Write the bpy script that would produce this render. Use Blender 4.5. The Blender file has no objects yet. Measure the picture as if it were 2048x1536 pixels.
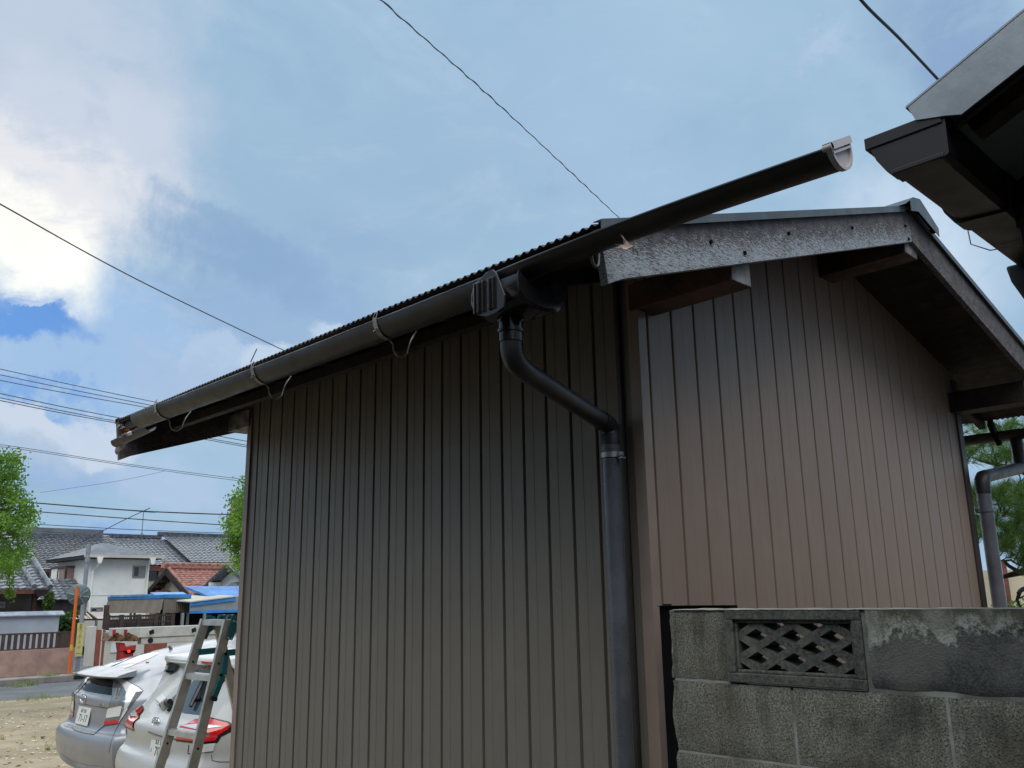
import bpy, bmesh, math, random
import numpy as np
from mathutils import Vector, Matrix, noise
from mathutils.bvhtree import BVHTree
from mathutils.geometry import tessellate_polygon
SC = bpy.context.scene
COL = SC.collection
R = math.radians
EYE = 1.85
SKY_K, WORLD_K, SUN_E = 0.10, 1.0, .6                     # sky-texture strength, background strength, sun through cloud
BACK_HI, BACK_LO = (3.8, 3.8, 3.75), (.30, .38, .46)      # unseen sky behind: added bright high up, darkened low to shade the eaves
# ---------------------------------------------------------------- camera
YAW, PITCH, ROLL = R(45.58446), R(13.60675), R(-1.024788)
FW = Vector((math.cos(PITCH) * math.cos(YAW), math.cos(PITCH) * math.sin(YAW), math.sin(PITCH)))
_r0 = Vector((math.sin(YAW), -math.cos(YAW), 0)); _u0 = _r0.cross(FW)
RT = math.cos(ROLL) * _r0 + math.sin(ROLL) * _u0
UP = -math.sin(ROLL) * _r0 + math.cos(ROLL) * _u0
FPX = 1762.36
CP = Vector((0, 0, EYE))
cam = bpy.data.cameras.new('camera'); camo = bpy.data.objects.new('camera', cam); COL.objects.link(camo)
camo.matrix_world = Matrix(((RT.x, UP.x, -FW.x, CP.x), (RT.y, UP.y, -FW.y, CP.y), (RT.z, UP.z, -FW.z, CP.z), (0, 0, 0, 1)))
cam.sensor_fit = 'HORIZONTAL'; cam.sensor_width = 36; cam.lens = FPX / 2048 * 36
cam.clip_start = 0.05; cam.clip_end = 3000
SC.camera = camo
SC.view_settings.view_transform = 'Standard'; SC.view_settings.look = 'None'
SC.view_settings.gamma = 1; SC.view_settings.exposure = 0.0
SC.cycles.max_bounces = 8; SC.cycles.diffuse_bounces = 4; SC.cycles.sample_clamp_indirect = 6
SC.cycles.use_denoising = True

# a measured sight line turned into a surveyed point at a known depth or plane
def ray(px, py): return FW * FPX + RT * (px - 1024) - UP * (py - 768)
def at(px, py, dep): return CP + ray(px, py) * (dep / FPX)
def onx(px, py, x): d = ray(px, py); return CP + d * (x / d.x)
def ony(px, py, y): d = ray(px, py); return CP + d * (y / d.y)
def onz(px, py, z): d = ray(px, py); return CP + d * ((z - EYE) / d.z)
def proj(p):
    v = Vector(p) - CP; w = v.dot(FW); return 1024 + FPX * v.dot(RT) / w, 768 - FPX * v.dot(UP) / w

# ---------------------------------------------------------------- node shorthand
class NT:
    def __init__(s, tree): s.t = tree; s.n = tree.nodes; s.l = tree.links
    def new(s, k, **kw):
        n = s.n.new(k)
        for a, b in kw.items(): setattr(n, a, b)
        return n
    def put(s, sock, val):
        if isinstance(val, bpy.types.NodeSocket): s.l.new(val, sock)
        elif val is not None:
            try: sock.default_value = val
            except Exception: sock.default_value = (*val, 1) if len(val) == 3 else val
    def m(s, op, a, b=None, c=None, clamp=False):
        n = s.new('ShaderNodeMath', operation=op, use_clamp=clamp); s.put(n.inputs[0], a)
        if b is not None: s.put(n.inputs[1], b)
        if c is not None: s.put(n.inputs[2], c)
        return n.outputs[0]
    def vm(s, op, a, b=None, out=0):
        n = s.new('ShaderNodeVectorMath', operation=op); s.put(n.inputs[0], a)
        if b is not None: s.put(n.inputs[3 if op == 'SCALE' else 1], b)
        return n.outputs[out]
    def dot(s, a, b): return s.vm('DOT_PRODUCT', a, b, 1)
    def comb(s, x, y, z=0.0):
        n = s.new('ShaderNodeCombineXYZ')
        for i, v in enumerate((x, y, z)): s.put(n.inputs[i], v)
        return n.outputs[0]
    def sep(s, v):
        n = s.new('ShaderNodeSeparateXYZ'); s.put(n.inputs[0], v); return n.outputs
    def noise(s, vec, sc, det=4, rough=.5, dist=0.0, col=False):
        n = s.new('ShaderNodeTexNoise'); s.put(n.inputs['Vector'], vec); n.inputs['Scale'].default_value = sc
        n.inputs['Detail'].default_value = det; n.inputs['Roughness'].default_value = rough; n.inputs['Distortion'].default_value = dist
        return n.outputs['Color' if col else 'Fac']
    def ramp(s, v, a, b, lo=0.0, hi=1.0, smooth=True):
        n = s.new('ShaderNodeMapRange'); n.interpolation_type = 'SMOOTHSTEP' if smooth else 'LINEAR'
        s.put(n.inputs[0], v)
        for i, q in enumerate((a, b, lo, hi)): s.put(n.inputs[1 + i], q)
        return n.outputs[0]
    def mix(s, f, a, b, mode='MIX'):
        n = s.new('ShaderNodeMix', data_type='RGBA', blend_type=mode); s.put(n.inputs[0], f)
        s.put(n.inputs[6], a if not isinstance(a, tuple) else (*a[:3], 1)); s.put(n.inputs[7], b if not isinstance(b, tuple) else (*b[:3], 1))
        return n.outputs[2]

# ---------------------------------------------------------------- sky, clouds, sun
SUN_AZ, SUN_EL = R(76), R(21)
SUNV = Vector((math.cos(SUN_EL) * math.cos(SUN_AZ), math.cos(SUN_EL) * math.sin(SUN_AZ), math.sin(SUN_EL)))
W = bpy.data.worlds.new('World'); SC.world = W; W.use_nodes = True
w = NT(W.node_tree); w.n.clear()
sky = w.new('ShaderNodeTexSky', sky_type='NISHITA', sun_disc=False, sun_elevation=SUN_EL, sun_rotation=R(90) - SUN_AZ, air_density=1.0, dust_density=.3, ozone_density=2.0)
D = w.vm('NORMALIZE', w.new('ShaderNodeTexCoord').outputs['Generated'])
dx, dy, dz = w.sep(D)[:3]
# cloud-deck coordinates: directions projected on a flat layer overhead
inv = w.m('DIVIDE', 1.0, w.m('ADD', w.m('MAXIMUM', dz, 0.0), 0.22))
P = w.comb(w.m('MULTIPLY', dx, inv), w.m('MULTIPLY', dy, inv), 0.0)
nA = w.noise(P, 1.3, 5, .55, .4)
nB = w.noise(P, 4.0, 6, .6, .6)
nC = w.noise(D, 9.0, 7, .6, .3)
nF = w.noise(D, 26.0, 6, .6, .2)
# a fixed frame of directions towards the north-western sky (azimuth 70 deg, 20 deg up), in tangent units
c0 = ray(250, 600).normalized(); r0 = Vector((c0.y, -c0.x, 0)).normalized(); u0 = r0.cross(c0)
cw = w.m('MAXIMUM', w.dot(D, c0), 0.02)
front = w.ramp(w.dot(D, c0), 0.05, 0.25)
gu = w.m('DIVIDE', w.dot(D, r0), cw); gv = w.m('DIVIDE', w.dot(D, u0), cw)
wn = w.sep(w.vm('SUBTRACT', w.noise(D, 6.0, 7, .62, .3, True), (.5, .5, .5)))
wf = w.sep(w.vm('SUBTRACT', w.noise(D, 22.0, 6, .62, .3, True), (.5, .5, .5)))
def uv_of(px, py):
    d = ray(px, py).normalized(); k = d.dot(c0); return d.dot(r0) / k, d.dot(u0) / k
def blob(px, py, rx, ry, ang=0, soft=.5, warp=.25, fine=.06):
    "soft cloud mass in a given direction of the sky; radii in 1/1762 rad"
    cu, cv = uv_of(px, py)
    a = w.m('ADD', w.m('ADD', gu, -cu), w.m('ADD', w.m('MULTIPLY', wn[0], warp), w.m('MULTIPLY', wf[0], fine)))
    b = w.m('ADD', w.m('ADD', gv, -cv), w.m('ADD', w.m('MULTIPLY', wn[1], warp), w.m('MULTIPLY', wf[1], fine)))
    ca, sa = math.cos(R(ang)), math.sin(R(ang))
    x = w.m('ADD', w.m('MULTIPLY', a, ca * FPX / rx), w.m('MULTIPLY', b, sa * FPX / rx))
    y = w.m('ADD', w.m('MULTIPLY', a, -sa * FPX / ry), w.m('MULTIPLY', b, ca * FPX / ry))
    r = w.m('SQRT', w.m('ADD', w.m('MULTIPLY', x, x), w.m('MULTIPLY', y, y)))
    return w.m('MULTIPLY', w.ramp(r, 1.0, 1.0 - soft), front)
blue = w.mix(1.0, w.vm('SCALE', sky.outputs[0], SKY_K), (.14, .31, .64), 'MULTIPLY')
c_deck = w.mix(w.ramp(nA, .3, .7), (.325, .495, .675), (.385, .56, .725))
c_deck = w.mix(w.m('MULTIPLY', w.ramp(nB, .5, .8), .2), c_deck, (.48, .62, .80))
# unseen rear sky, shaped for light: bright high up to fill walls, dark low
fh = w.dot(D, Vector((FW.x, FW.y, 0)).normalized())
hi = w.m('MULTIPLY', w.ramp(w.m('SUBTRACT', w.m('MULTIPLY', dz, .65), fh), .50, 1.02), w.ramp(dz, .42, .78))
lo = w.m('MULTIPLY', w.ramp(fh, .42, .05), w.ramp(dz, .55, .15))
c_deck = w.mix(hi, c_deck, BACK_HI)
c_deck = w.mix(lo, c_deck, BACK_LO)
col = c_deck
def over(mask, c, k=1.0):
    global col
    col = w.mix(w.m('MULTIPLY', mask, k) if k != 1.0 else mask, col, c)
over(blob(1950, 120, 620, 330, -20, .8), (.24, .37, .59), .8)
over(blob(1650, 80, 150, 90, 20, .9, .3, .2), (.50, .60, .78), .5)
over(blob(1250, 330, 700, 330, -25, .9), (.375, .535, .74), .8)
over(blob(1850, 500, 520, 230, -10, .9), (.60, .73, .88), .9)
over(blob(20, 160, 430, 420, 0, .6, .25), (.53, .62, .755), .95)
over(blob(600, 560, 330, 120, -18, .8), (.30, .45, .68), .9)
over(blob(130, 700, 420, 210, -8, .7), (.36, .54, .80), .9)
over(blob(150, 300, 215, 190, 0, .35, .10, .06), (.60, .67, .79), .85)
over(blob(470, 500, 240, 105, -14, .7, .16, .08), (.262, .41, .63), .8)
over(blob(400, 415, 120, 40, -8, .7, .14, .06), (.28, .43, .63), .6)
over(blob(720, 480, 250, 75, -12, .9, .16, .06), (.30, .455, .67), .55)
over(blob(60, 385, 300, 180, -16, .6, .16, .08), (.82, .83, .87), .92)
over(blob(60, 505, 255, 130, -26, .85, .16, .08), (1.15, 1.13, 1.03), 1.0)
over(blob(20, 460, 150, 60, -20, .8, .16, .08), (1.02, .97, .93), .7)
over(blob(25, 640, 165, 42, -13, .45, .10, .05), blue)
over(blob(30, 612, 55, 14, -10, .7, .12, .08), (.6, .7, .88), .8)
over(blob(20, 770, 190, 24, -8, .9, .2, .08), blue, .6)
over(blob(60, 835, 140, 32, -14, .6, .14, .06), blue, .9)
over(blob(105, 890, 26, 55, 0, .6, .12, .05), blue, .8)
over(blob(470, 640, 230, 90, -12, .8, .12, .06), (.30, .445, .68), .7)
over(blob(425, 735, 75, 75, 0, .28, .07, .05), (.45, .585, .78), .95)
over(blob(545, 730, 80, 60, 0, .25, .07, .05), (.54, .665, .82), .95)
over(blob(690, 690, 95, 45, -18, .35, .07, .05), (.55, .68, .83), .8)
over(blob(420, 790, 210, 85, -10, .6, .14, .06), (.40, .535, .75), .85)
over(blob(30, 850, 85, 55, -15, .3, .10, .06), (.62, .70, .82), .95)
over(blob(40, 915, 120, 60, -10, .6, .10, .06), (.42, .55, .73), .9)
over(blob(200, 885, 105, 62, 0, .4, .10, .06), (.60, .69, .82), .9)
over(blob(150, 965, 330, 40, -5, .9, .12, .06), (.33, .49, .74), .9)
over(blob(330, 980, 190, 50, -10, .7, .12, .06), (.45, .58, .78), .8)
over(blob(230, 1075, 460, 36, 0, .9, .08, .04), (.27, .46, .78), .9)
# drifting wisps: thin lighter and darker veils stretched along the wind
nW = w.noise(w.vm('MULTIPLY', D, (1, 1, 2.2)), 5.0, 8, .62, .9); nV = w.noise(w.vm('MULTIPLY', D, (1, 1, 1.8)), 13.0, 7, .62, .7)
veil = w.m('ADD', w.m('MULTIPLY', nW, .65), w.m('MULTIPLY', nV, .35))
col = w.mix(w.m('MULTIPLY', w.m('MULTIPLY', w.ramp(veil, .50, .68), front), .30), col, (.56, .67, .81))
col = w.mix(w.m('MULTIPLY', w.m('MULTIPLY', w.ramp(veil, .48, .33), front), .32), col, (.27, .42, .64))
haze_ = w.ramp(dz, 0.0, .10, 1.0, 0.0)
col = w.mix(w.m('MULTIPLY', haze_, .5), col, (.42, .58, .80))
col = w.mix(w.ramp(dz, -.03, .0), (.20, .19, .17), col)
bg = w.new('ShaderNodeBackground'); w.put(bg.inputs[0], col); bg.inputs[1].default_value = WORLD_K
w.l.new(bg.outputs[0], w.new('ShaderNodeOutputWorld').inputs[0])
sl = bpy.data.lights.new('sun', 'SUN'); sl.energy = SUN_E; sl.angle = R(45); sl.color = (1, .94, .85)
so = bpy.data.objects.new('sun', sl); COL.objects.link(so); so.rotation_euler = SUNV.to_track_quat('Z', 'Y').to_euler()
# ---------------------------------------------------------------- materials
def mat(name, col, rough=.6, metal=0.0, var=.12, sc=6.0, bump=0.0, bsc=80.0, spec=.5, coat=0.0, streak=0.0, grime=0.0, col2=None):
    m = bpy.data.materials.new(name); m.use_nodes = True; t = NT(m.node_tree)
    p = t.n['Principled BSDF']
    co = t.new('ShaderNodeTexCoord').outputs['Object']
    n = t.noise(co, sc, 6, .6)
    c2 = col2 if col2 else tuple(max(0, c * (1 - 2.2 * var)) for c in col)
    c = t.mix(t.ramp(n, .32, .68), c2, tuple(min(1, c * (1 + var)) for c in col))
    if streak:                                            # rain streaks and dust running down
        s = t.noise(t.vm('MULTIPLY', co, (1, 1, .06)), 22, 4, .6)
        c = t.mix(t.m('MULTIPLY', t.ramp(s, .45, .75), streak), c, tuple(min(1, q * 1.5 + .03) for q in col))
    if grime:
        s = t.noise(co, 3.0, 7, .7)
        c = t.mix(t.m('MULTIPLY', t.ramp(s, .5, .75), grime), c, tuple(q * .35 for q in col))
    t.put(p.inputs['Base Color'], c)
    t.put(p.inputs['Roughness'], t.ramp(t.noise(co, sc * 3, 4), .3, .7, max(.02, rough - .07), min(1, rough + .08), False))
    p.inputs['Metallic'].default_value = metal; p.inputs['Specular IOR Level'].default_value = spec
    p.inputs['Coat Weight'].default_value = coat; p.inputs['Coat Roughness'].default_value = .04
    if bump:
        b = t.new('ShaderNodeBump'); b.inputs['Strength'].default_value = bump; b.inputs['Distance'].default_value = .01
        t.put(b.inputs['Height'], t.noise(co, bsc, 5, .65)); t.l.new(b.outputs[0], p.inputs['Normal'])
    return m
def nodes_mat(name):
    m = bpy.data.materials.new(name); m.use_nodes = True; t = NT(m.node_tree)
    return m, t, t.n['Principled BSDF'], t.new('ShaderNodeTexCoord').outputs['Object']

MT = {}
def siding_mat(name, col, axis):
    "pre-painted steel: panel-to-panel tint, chalky fading, rain streaks, splash dirt near the ground, faint oil-canning"
    m, t, p, co = nodes_mat(name); s = t.sep(co); u = s[axis]
    pan = t.new('ShaderNodeTexWhiteNoise', noise_dimensions='1D'); t.put(pan.inputs[1], t.m('FLOOR', t.m('DIVIDE', u, .31)))
    st = t.noise(t.vm('MULTIPLY', co, (1, 1, .05)), 26, 5, .65); st2 = t.noise(t.vm('MULTIPLY', co, (1, 1, .12)), 75, 4, .6); cl = t.noise(co, 2.6, 6, .65)
    c = t.mix(t.m('MULTIPLY', pan.outputs[0], .06), col, tuple(q * 1.35 for q in col))
    c = t.mix(t.m('MULTIPLY', t.ramp(cl, .42, .72), .30), c, (col[0] * 1.25 + .03, col[1] * 1.3 + .03, col[2] * 1.35 + .03))
    c = t.mix(t.m('MULTIPLY', t.ramp(st, .52, .78), .28), c, tuple(q * .55 for q in col))
    c = t.mix(t.m('MULTIPLY', t.ramp(st2, .60, .80), .18), c, tuple(q * 1.5 + .03 for q in col))
    c = t.mix(t.m('MULTIPLY', t.m('MULTIPLY', t.ramp(s[2], .9, .1), t.ramp(t.noise(co, 9, 5, .6), .3, .7)), .6), c, (.20, .16, .11))
    t.put(p.inputs['Base Color'], c); t.put(p.inputs['Roughness'], t.ramp(cl, .3, .7, .38, .52, False)); p.inputs['Specular IOR Level'].default_value = .45
    b = t.new('ShaderNodeBump'); b.inputs['Strength'].default_value = .5; b.inputs['Distance'].default_value = .012
    t.put(b.inputs['Height'], t.noise(t.vm('MULTIPLY', co, (1, 1, .35)), 5.0, 3, .5)); t.l.new(b.outputs[0], p.inputs['Normal'])
    return m
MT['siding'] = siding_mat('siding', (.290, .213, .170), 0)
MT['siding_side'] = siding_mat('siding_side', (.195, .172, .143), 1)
MT['trim'] = mat('trim', (.32, .245, .205), .38, 0, .05, 4)
MT['trim_dark'] = mat('trim_dark', (.06, .05, .045), .45, 0, .1, 4)
MT['roof_sheet'] = mat('roof_sheet', (.075, .06, .06), .42, 0, .2, 5, .1, 60)
MT['flash'] = mat('flash', (.10, .112, .12), .42, .2, .12, 6, .05, 60)
MT['flash_big'] = mat('flash_big', (.30, .335, .37), .4, .2, .10, 9, .05, 60)
MT['wood_dark'] = mat('wood_dark', (.026, .013, .010), .75, 0, .25, 7, .25, 60)
MT['wood_brown'] = mat('wood_brown', (.095, .048, .033), .7, 0, .3, 9, .25, 60)
MT['wood_grey'] = mat('wood_grey', (.24, .235, .23), .8, 0, .3, 14, .35, 70, col2=(.11, .085, .075))
MT['gutter'] = mat('gutter', (.014, .012, .013), .42, 0, .2, 5, streak=.18)
MT['gutter_dark'] = mat('gutter_dark', (.014, .010, .012), .42, 0, .12, 5)
MT['gutter_old'] = mat('gutter_old', (.075, .07, .066), .45, 0, .2, 8)
MT['gutter_cap'] = mat('gutter_cap', (.55, .49, .50), .42, 0, .06, 8)  # gutter plastic with sky light put into its colour
MT['pvc_black'] = mat('pvc_black', (.018, .017, .018), .14, 0, .1, 5)
MT['pipe'] = mat('pipe', (.105, .115, .135), .30, 0, .12, 6, streak=.25)
MT['pipe_up'] = mat('pipe_up', (.028, .026, .029), .42, 0, .12, 6)
MT['pole_grey'] = mat('pole_grey', (.30, .32, .35), .5, .2, .1, 4)
MT['leaf_pale'] = mat('leaf_pale', (.66, .58, .45), .8, 0, .2, 30)
MT['pipe_grey'] = mat('pipe_grey', (.15, .155, .18), .38, 0, .12, 6)
MT['galv'] = mat('galv', (.42, .43, .42), .42, .8, .15, 30)
MT['galv_dull'] = mat('galv_dull', (.32, .31, .28), .5, .4, .25, 30)
MT['rust'] = mat('rust', (.20, .10, .05), .8, .1, .4, 20)
MT['iron_black'] = mat('iron_black', (.008, .007, .008), .85, 0, .1, 6, spec=.1)
MT['leaf_dry'] = mat('leaf_dry', (.42, .33, .27), .8, 0, .2, 40)
MT['leaf_rust'] = mat('leaf_rust', (.28, .12, .05), .8, 0, .3, 40)
MT['cable'] = mat('cable', (.05, .048, .05), .5, 0, .1, 3)
MT['cable_green'] = mat('cable_green', (.025, .05, .06), .45, 0, .1, 3)
MT['wire'] = mat('wire', (.09, .10, .13), .6, 0, .1, 3)
MT['soil'] = mat('soil', (.30, .24, .17), .95, 0, .1, 2)
MT['low_bounce_soil'] = mat('low_bounce_soil', (.045, .042, .034), .95, 0, .2, 3)
MT['concrete'] = mat('concrete', (.38, .36, .33), .9, 0, .18, 3, .2, 60, grime=.4)
MT['kerb'] = mat('kerb', (.24, .22, .20), .9, 0, .25, 3, .2, 60, grime=.7)
MT['asphalt'] = mat('asphalt', (.155, .16, .165), .85, 0, .1, 1.5, .2, 200)
MT['paint_white'] = mat('paint_white', (.62, .62, .62), .7, 0, .1, 3)
MT['pink_block'] = mat('pink_block', (.40, .255, .21), .9, 0, .12, 2.5, .2, 60, grime=.25)
MT['grey_wall'] = mat('grey_wall', (.42, .44, .50), .8, 0, .05, 1.5)
MT['coping'] = mat('coping', (.36, .39, .45), .55, 0, .15, 3)
MT['brown_fence'] = mat('brown_fence', (.075, .045, .033), .6, 0, .15, 4)
MT['bronze'] = mat('bronze', (.07, .045, .038), .5, .2, .2, 3)
MT['plaster_white'] = mat('plaster_white', (.92, .91, .86), .85, 0, .05, .8, streak=.1)
MT['plaster_cream'] = mat('plaster_cream', (.58, .52, .38), .9, 0, .06, .8)
MT['plaster_pale'] = mat('plaster_pale', (.60, .57, .50), .9, 0, .06, .8)
MT['plaster_beige'] = mat('plaster_beige', (.47, .41, .38), .9, 0, .06, .8)
MT['wall_brown'] = mat('wall_brown', (.13, .105, .085), .8, 0, .12, 2)
MT['tile_grey'] = mat('tile_grey', (.20, .215, .24), .30, 0, .25, 6)
MT['tile_dark'] = mat('tile_dark', (.10, .11, .13), .34, 0, .3, 6)
MT['tile_red'] = mat('tile_red', (.40, .185, .145), .5, 0, .25, 6)
MT['roof_grey'] = mat('roof_grey', (.17, .185, .21), .6, 0, .12, 2)
MT['dark_timber'] = mat('dark_timber', (.035, .026, .024), .7, 0, .2, 5)
MT['red_timber'] = mat('red_timber', (.16, .055, .04), .7, 0, .2, 5)
MT['window_frame'] = mat('window_frame', (.10, .065, .05), .5, .2, .1, 5)
MT['window_alu'] = mat('window_alu', (.30, .28, .26), .4, .5, .1, 5)
MT['pane'] = mat('pane', (.025, .03, .033), .08, 0, .1, 2, spec=.8)
MT['curtain'] = mat('curtain', (.33, .31, .30), .8, 0, .1, 4)
MT['curtain_pink'] = mat('curtain_pink', (.36, .26, .23), .8, 0, .1, 4)
MT['blue_paint'] = mat('blue_paint', (.045, .24, .62), .5, 0, .15, 1.5)
MT['blue_light'] = mat('blue_light', (.20, .40, .66), .5, 0, .15, 1.5)
MT['sheet_beige'] = mat('sheet_beige', (.22, .185, .15), .7, 0, .08, 2)
MT['sheet_grey'] = mat('sheet_grey', (.27, .30, .31), .6, 0, .08, 2)
MT['dark_inside'] = mat('dark_inside', (.012, .012, .014), .9, 0, .1, 3)
MT['poly_roof'] = mat('poly_roof', (.50, .42, .37), .6, 0, .1, 2)
MT['brick_red'] = mat('brick_red', (.30, .085, .05), .8, 0, .12, 4)
MT['orange'] = mat('orange', (.72, .14, .02), .45, 0, .06, 3)
MT['yellow_tape'] = mat('yellow_tape', (.70, .40, .02), .5, 0, .06, 3)
MT['sign_yellow'] = mat('sign_yellow', (.66, .58, .22), .6, 0, .08, 6)
MT['ink'] = mat('ink', (.05, .05, .045), .7, 0, .1, 6)
MT['ink_faded'] = mat('ink_faded', (.45, .36, .15), .7, 0, .1, 6)
MT['plate_ink'] = mat('plate_ink', (.03, .06, .045), .5, 0, .05, 6)
MT['mirror_back'] = mat('mirror_back', (.20, .27, .28), .45, .3, .2, 4)
MT['crane_white'] = mat('crane_white', (.58, .58, .55), .5, 0, .07, 4, streak=.1)
MT['crane_red'] = mat('crane_red', (.42, .02, .03), .45, 0, .15, 6)
MT['car_silver'] = mat('car_silver', (.32, .335, .365), .38, .45, .03, 3, coat=.3)
MT['car_white'] = mat('car_white', (.47, .48, .475), .34, 0, .02, 3, coat=.35)
MT['car_black'] = mat('car_black', (.012, .012, .014), .25, 0, .1, 3)
MT['car_trim'] = mat('car_trim', (.10, .11, .13), .4, 0, .1, 3)
MT['lamp_red'] = mat('lamp_red', (.62, .008, .012), .10, 0, .05, 20, spec=.6, coat=1)
MT['lamp_clear'] = mat('lamp_clear', (.74, .76, .78), .12, .1, .05, 8, coat=1)
MT['lamp_smoke'] = mat('lamp_smoke', (.20, .21, .22), .14, .4, .10, 14, coat=1)
MT['chrome'] = mat('chrome', (.72, .74, .78), .07, 1, .03, 6)
MT['rubber'] = mat('rubber', (.02, .02, .02), .8, 0, .1, 6)
MT['plate_white'] = mat('plate_white', (.72, .73, .70), .45, 0, .03, 20)
MT['alu'] = mat('alu', (.54, .52, .46), .42, .55, .1, 12, .05, 200)
MT['alu_light'] = mat('alu_light', (.62, .63, .63), .36, .6, .08, 12)
MT['teal'] = mat('teal', (.008, .15, .17), .42, 0, .08, 8)
MT['bark'] = mat('bark', (.10, .085, .07), .9, 0, .3, 8, .4, 30)
MT['bark_dark'] = mat('bark_dark', (.035, .03, .028), .9, 0, .3, 8, .4, 30)
MT['conc_tower'] = mat('conc_tower', (.52, .44, .38), .9, 0, .05, .5)
def glass_dark(name, col):
    m, t, p, co = nodes_mat(name)
    t.put(p.inputs['Base Color'], col); p.inputs['Roughness'].default_value = .04; p.inputs['Specular IOR Level'].default_value = .9
    p.inputs['Coat Weight'].default_value = .5; p.inputs['Coat Roughness'].default_value = .02
    return m
MT['car_glass'] = mat('car_glass', (.012, .014, .017), .12, 0, .3, 5, spec=.12)
MT['car_glass_sky'] = glass_dark('car_glass_sky', (.03, .04, .05))
MT['car_glass_green'] = glass_dark('car_glass_green', (.09, .24, .17))
MT['car_glass_sky'].node_tree.nodes['Principled BSDF'].inputs['Metallic'].default_value = .0

def leaf_mat(name, c1, c2, tr=.35):
    m, t, p, co = nodes_mat(name)
    n = t.noise(co, 1.3, 4, .6); n2 = t.noise(co, 14, 3, .6)
    c = t.mix(t.ramp(t.m('ADD', n, t.m('MULTIPLY', t.m('SUBTRACT', n2, .5), .7)), .3, .7), c1, c2)
    t.put(p.inputs['Base Color'], c); p.inputs['Roughness'].default_value = .55
    ts = t.new('ShaderNodeBsdfTranslucent'); t.put(ts.inputs[0], t.mix(.5, c, (.25, .42, .04)))
    mx = t.new('ShaderNodeMixShader'); mx.inputs[0].default_value = tr
    t.l.new(p.outputs[0], mx.inputs[1]); t.l.new(ts.outputs[0], mx.inputs[2])
    t.l.new(mx.outputs[0], t.n['Material Output'].inputs[0])
    return m
MT['leaf'] = leaf_mat('leaf', (.055, .15, .015), (.22, .40, .06), .42)
MT['leaf_bush'] = leaf_mat('leaf_bush', (.03, .08, .015), (.08, .16, .03), .25)
MT['grass'] = leaf_mat('grass', (.20, .26, .08), (.38, .38, .18), .35)
MT['needle'] = leaf_mat('needle', (.022, .07, .014), (.075, .17, .03), .25)

# weathered barge board: dark brown paint flaking to pale grey
def barge_mat(name, k):
    m, t, p, co = nodes_mat(name)
    at_ = t.new('ShaderNodeAttribute', attribute_name='wear_shade').outputs['Fac']
    # flakes: short fibres lying mostly along the grain
    f1 = t.noise(t.vm('MULTIPLY', co, (.32, 1, 1.5)), 150, 4, .65, 1.2)
    f2 = t.noise(t.vm('MULTIPLY', co, (.22, 1, 1.9)), 260, 3, .65, 1.5)
    f3 = t.noise(co, 9, 5, .6)
    f = t.m('ADD', t.m('ADD', t.m('MULTIPLY', f1, .55), t.m('MULTIPLY', f2, .45)), t.m('MULTIPLY', t.m('SUBTRACT', f3, .5), .14))
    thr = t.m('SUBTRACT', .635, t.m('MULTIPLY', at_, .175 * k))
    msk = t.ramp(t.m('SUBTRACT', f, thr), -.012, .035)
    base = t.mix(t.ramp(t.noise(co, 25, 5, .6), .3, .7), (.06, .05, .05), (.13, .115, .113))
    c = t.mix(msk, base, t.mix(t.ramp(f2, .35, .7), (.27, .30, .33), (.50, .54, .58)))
    t.put(p.inputs['Base Color'], c); p.inputs['Roughness'].default_value = .8
    b = t.new('ShaderNodeBump'); b.inputs['Strength'].default_value = .35; b.inputs['Distance'].default_value = .004
    t.put(b.inputs['Height'], f); t.l.new(b.outputs[0], p.inputs['Normal'])
    return m
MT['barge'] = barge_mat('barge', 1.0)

# old concrete block: open aggregate with light and dark grit, soot stains
def block_mat(name, stain):
    m, t, p, co = nodes_mat(name)
    g1 = t.noise(co, 210, 4, .75); g2 = t.noise(co, 420, 2, .6); big = t.noise(co, 5.5, 6, .65, .3); mid = t.noise(co, 17, 5, .6)
    vo = t.new('ShaderNodeTexVoronoi'); t.put(vo.inputs['Vector'], co); vo.inputs['Scale'].default_value = 185
    pit = t.ramp(vo.outputs['Distance'], .05, .42)
    c = t.mix(t.ramp(g1, .35, .68), (.13, .13, .108), (.40, .40, .335))
    c = t.mix(t.m('MULTIPLY', t.ramp(g2, .62, .74), .8), c, (.56, .56, .50))
    c = t.mix(t.m('MULTIPLY', t.m('MULTIPLY', t.ramp(pit, .5, .0), t.ramp(mid, .35, .6)), .5), c, (.04, .042, .036))
    c = t.mix(t.m('MULTIPLY', t.ramp(big, .42, .68), stain), c, (.075, .077, .07))
    dr = t.noise(t.vm('MULTIPLY', co, (1, 1, .10)), 21, 5, .65); c = t.mix(t.m('MULTIPLY', t.m('MULTIPLY', t.ramp(dr, .48, .66), t.ramp(t.sep(co)[2], 1.1, 1.8)), .55), c, (.055, .056, .045))
    c = t.mix(t.m('MULTIPLY', t.ramp(mid, .58, .72), .25), c, (.26, .27, .245))
    c = t.mix(t.m('MULTIPLY', t.ramp(t.noise(co, 3.3, 4, .6), .45, .7), .5), c, t.mix(g1, (.07, .055, .038), (.20, .165, .12)))
    t.put(p.inputs['Base Color'], c); p.inputs['Roughness'].default_value = .95; p.inputs['Specular IOR Level'].default_value = .2
    b = t.new('ShaderNodeBump'); b.inputs['Strength'].default_value = .9; b.inputs['Distance'].default_value = .006
    t.put(b.inputs['Height'], t.m('ADD', t.m('MULTIPLY', g1, .8), pit)); t.l.new(b.outputs[0], p.inputs['Normal'])
    return m
MT['block'] = block_mat('block', .30)
MT['block_sooty'] = block_mat('block_sooty', .70)
m, t, p, co = nodes_mat('mortar')
n1 = t.noise(co, 60, 5, .7); n2 = t.noise(co, 7, 5, .6)
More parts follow.
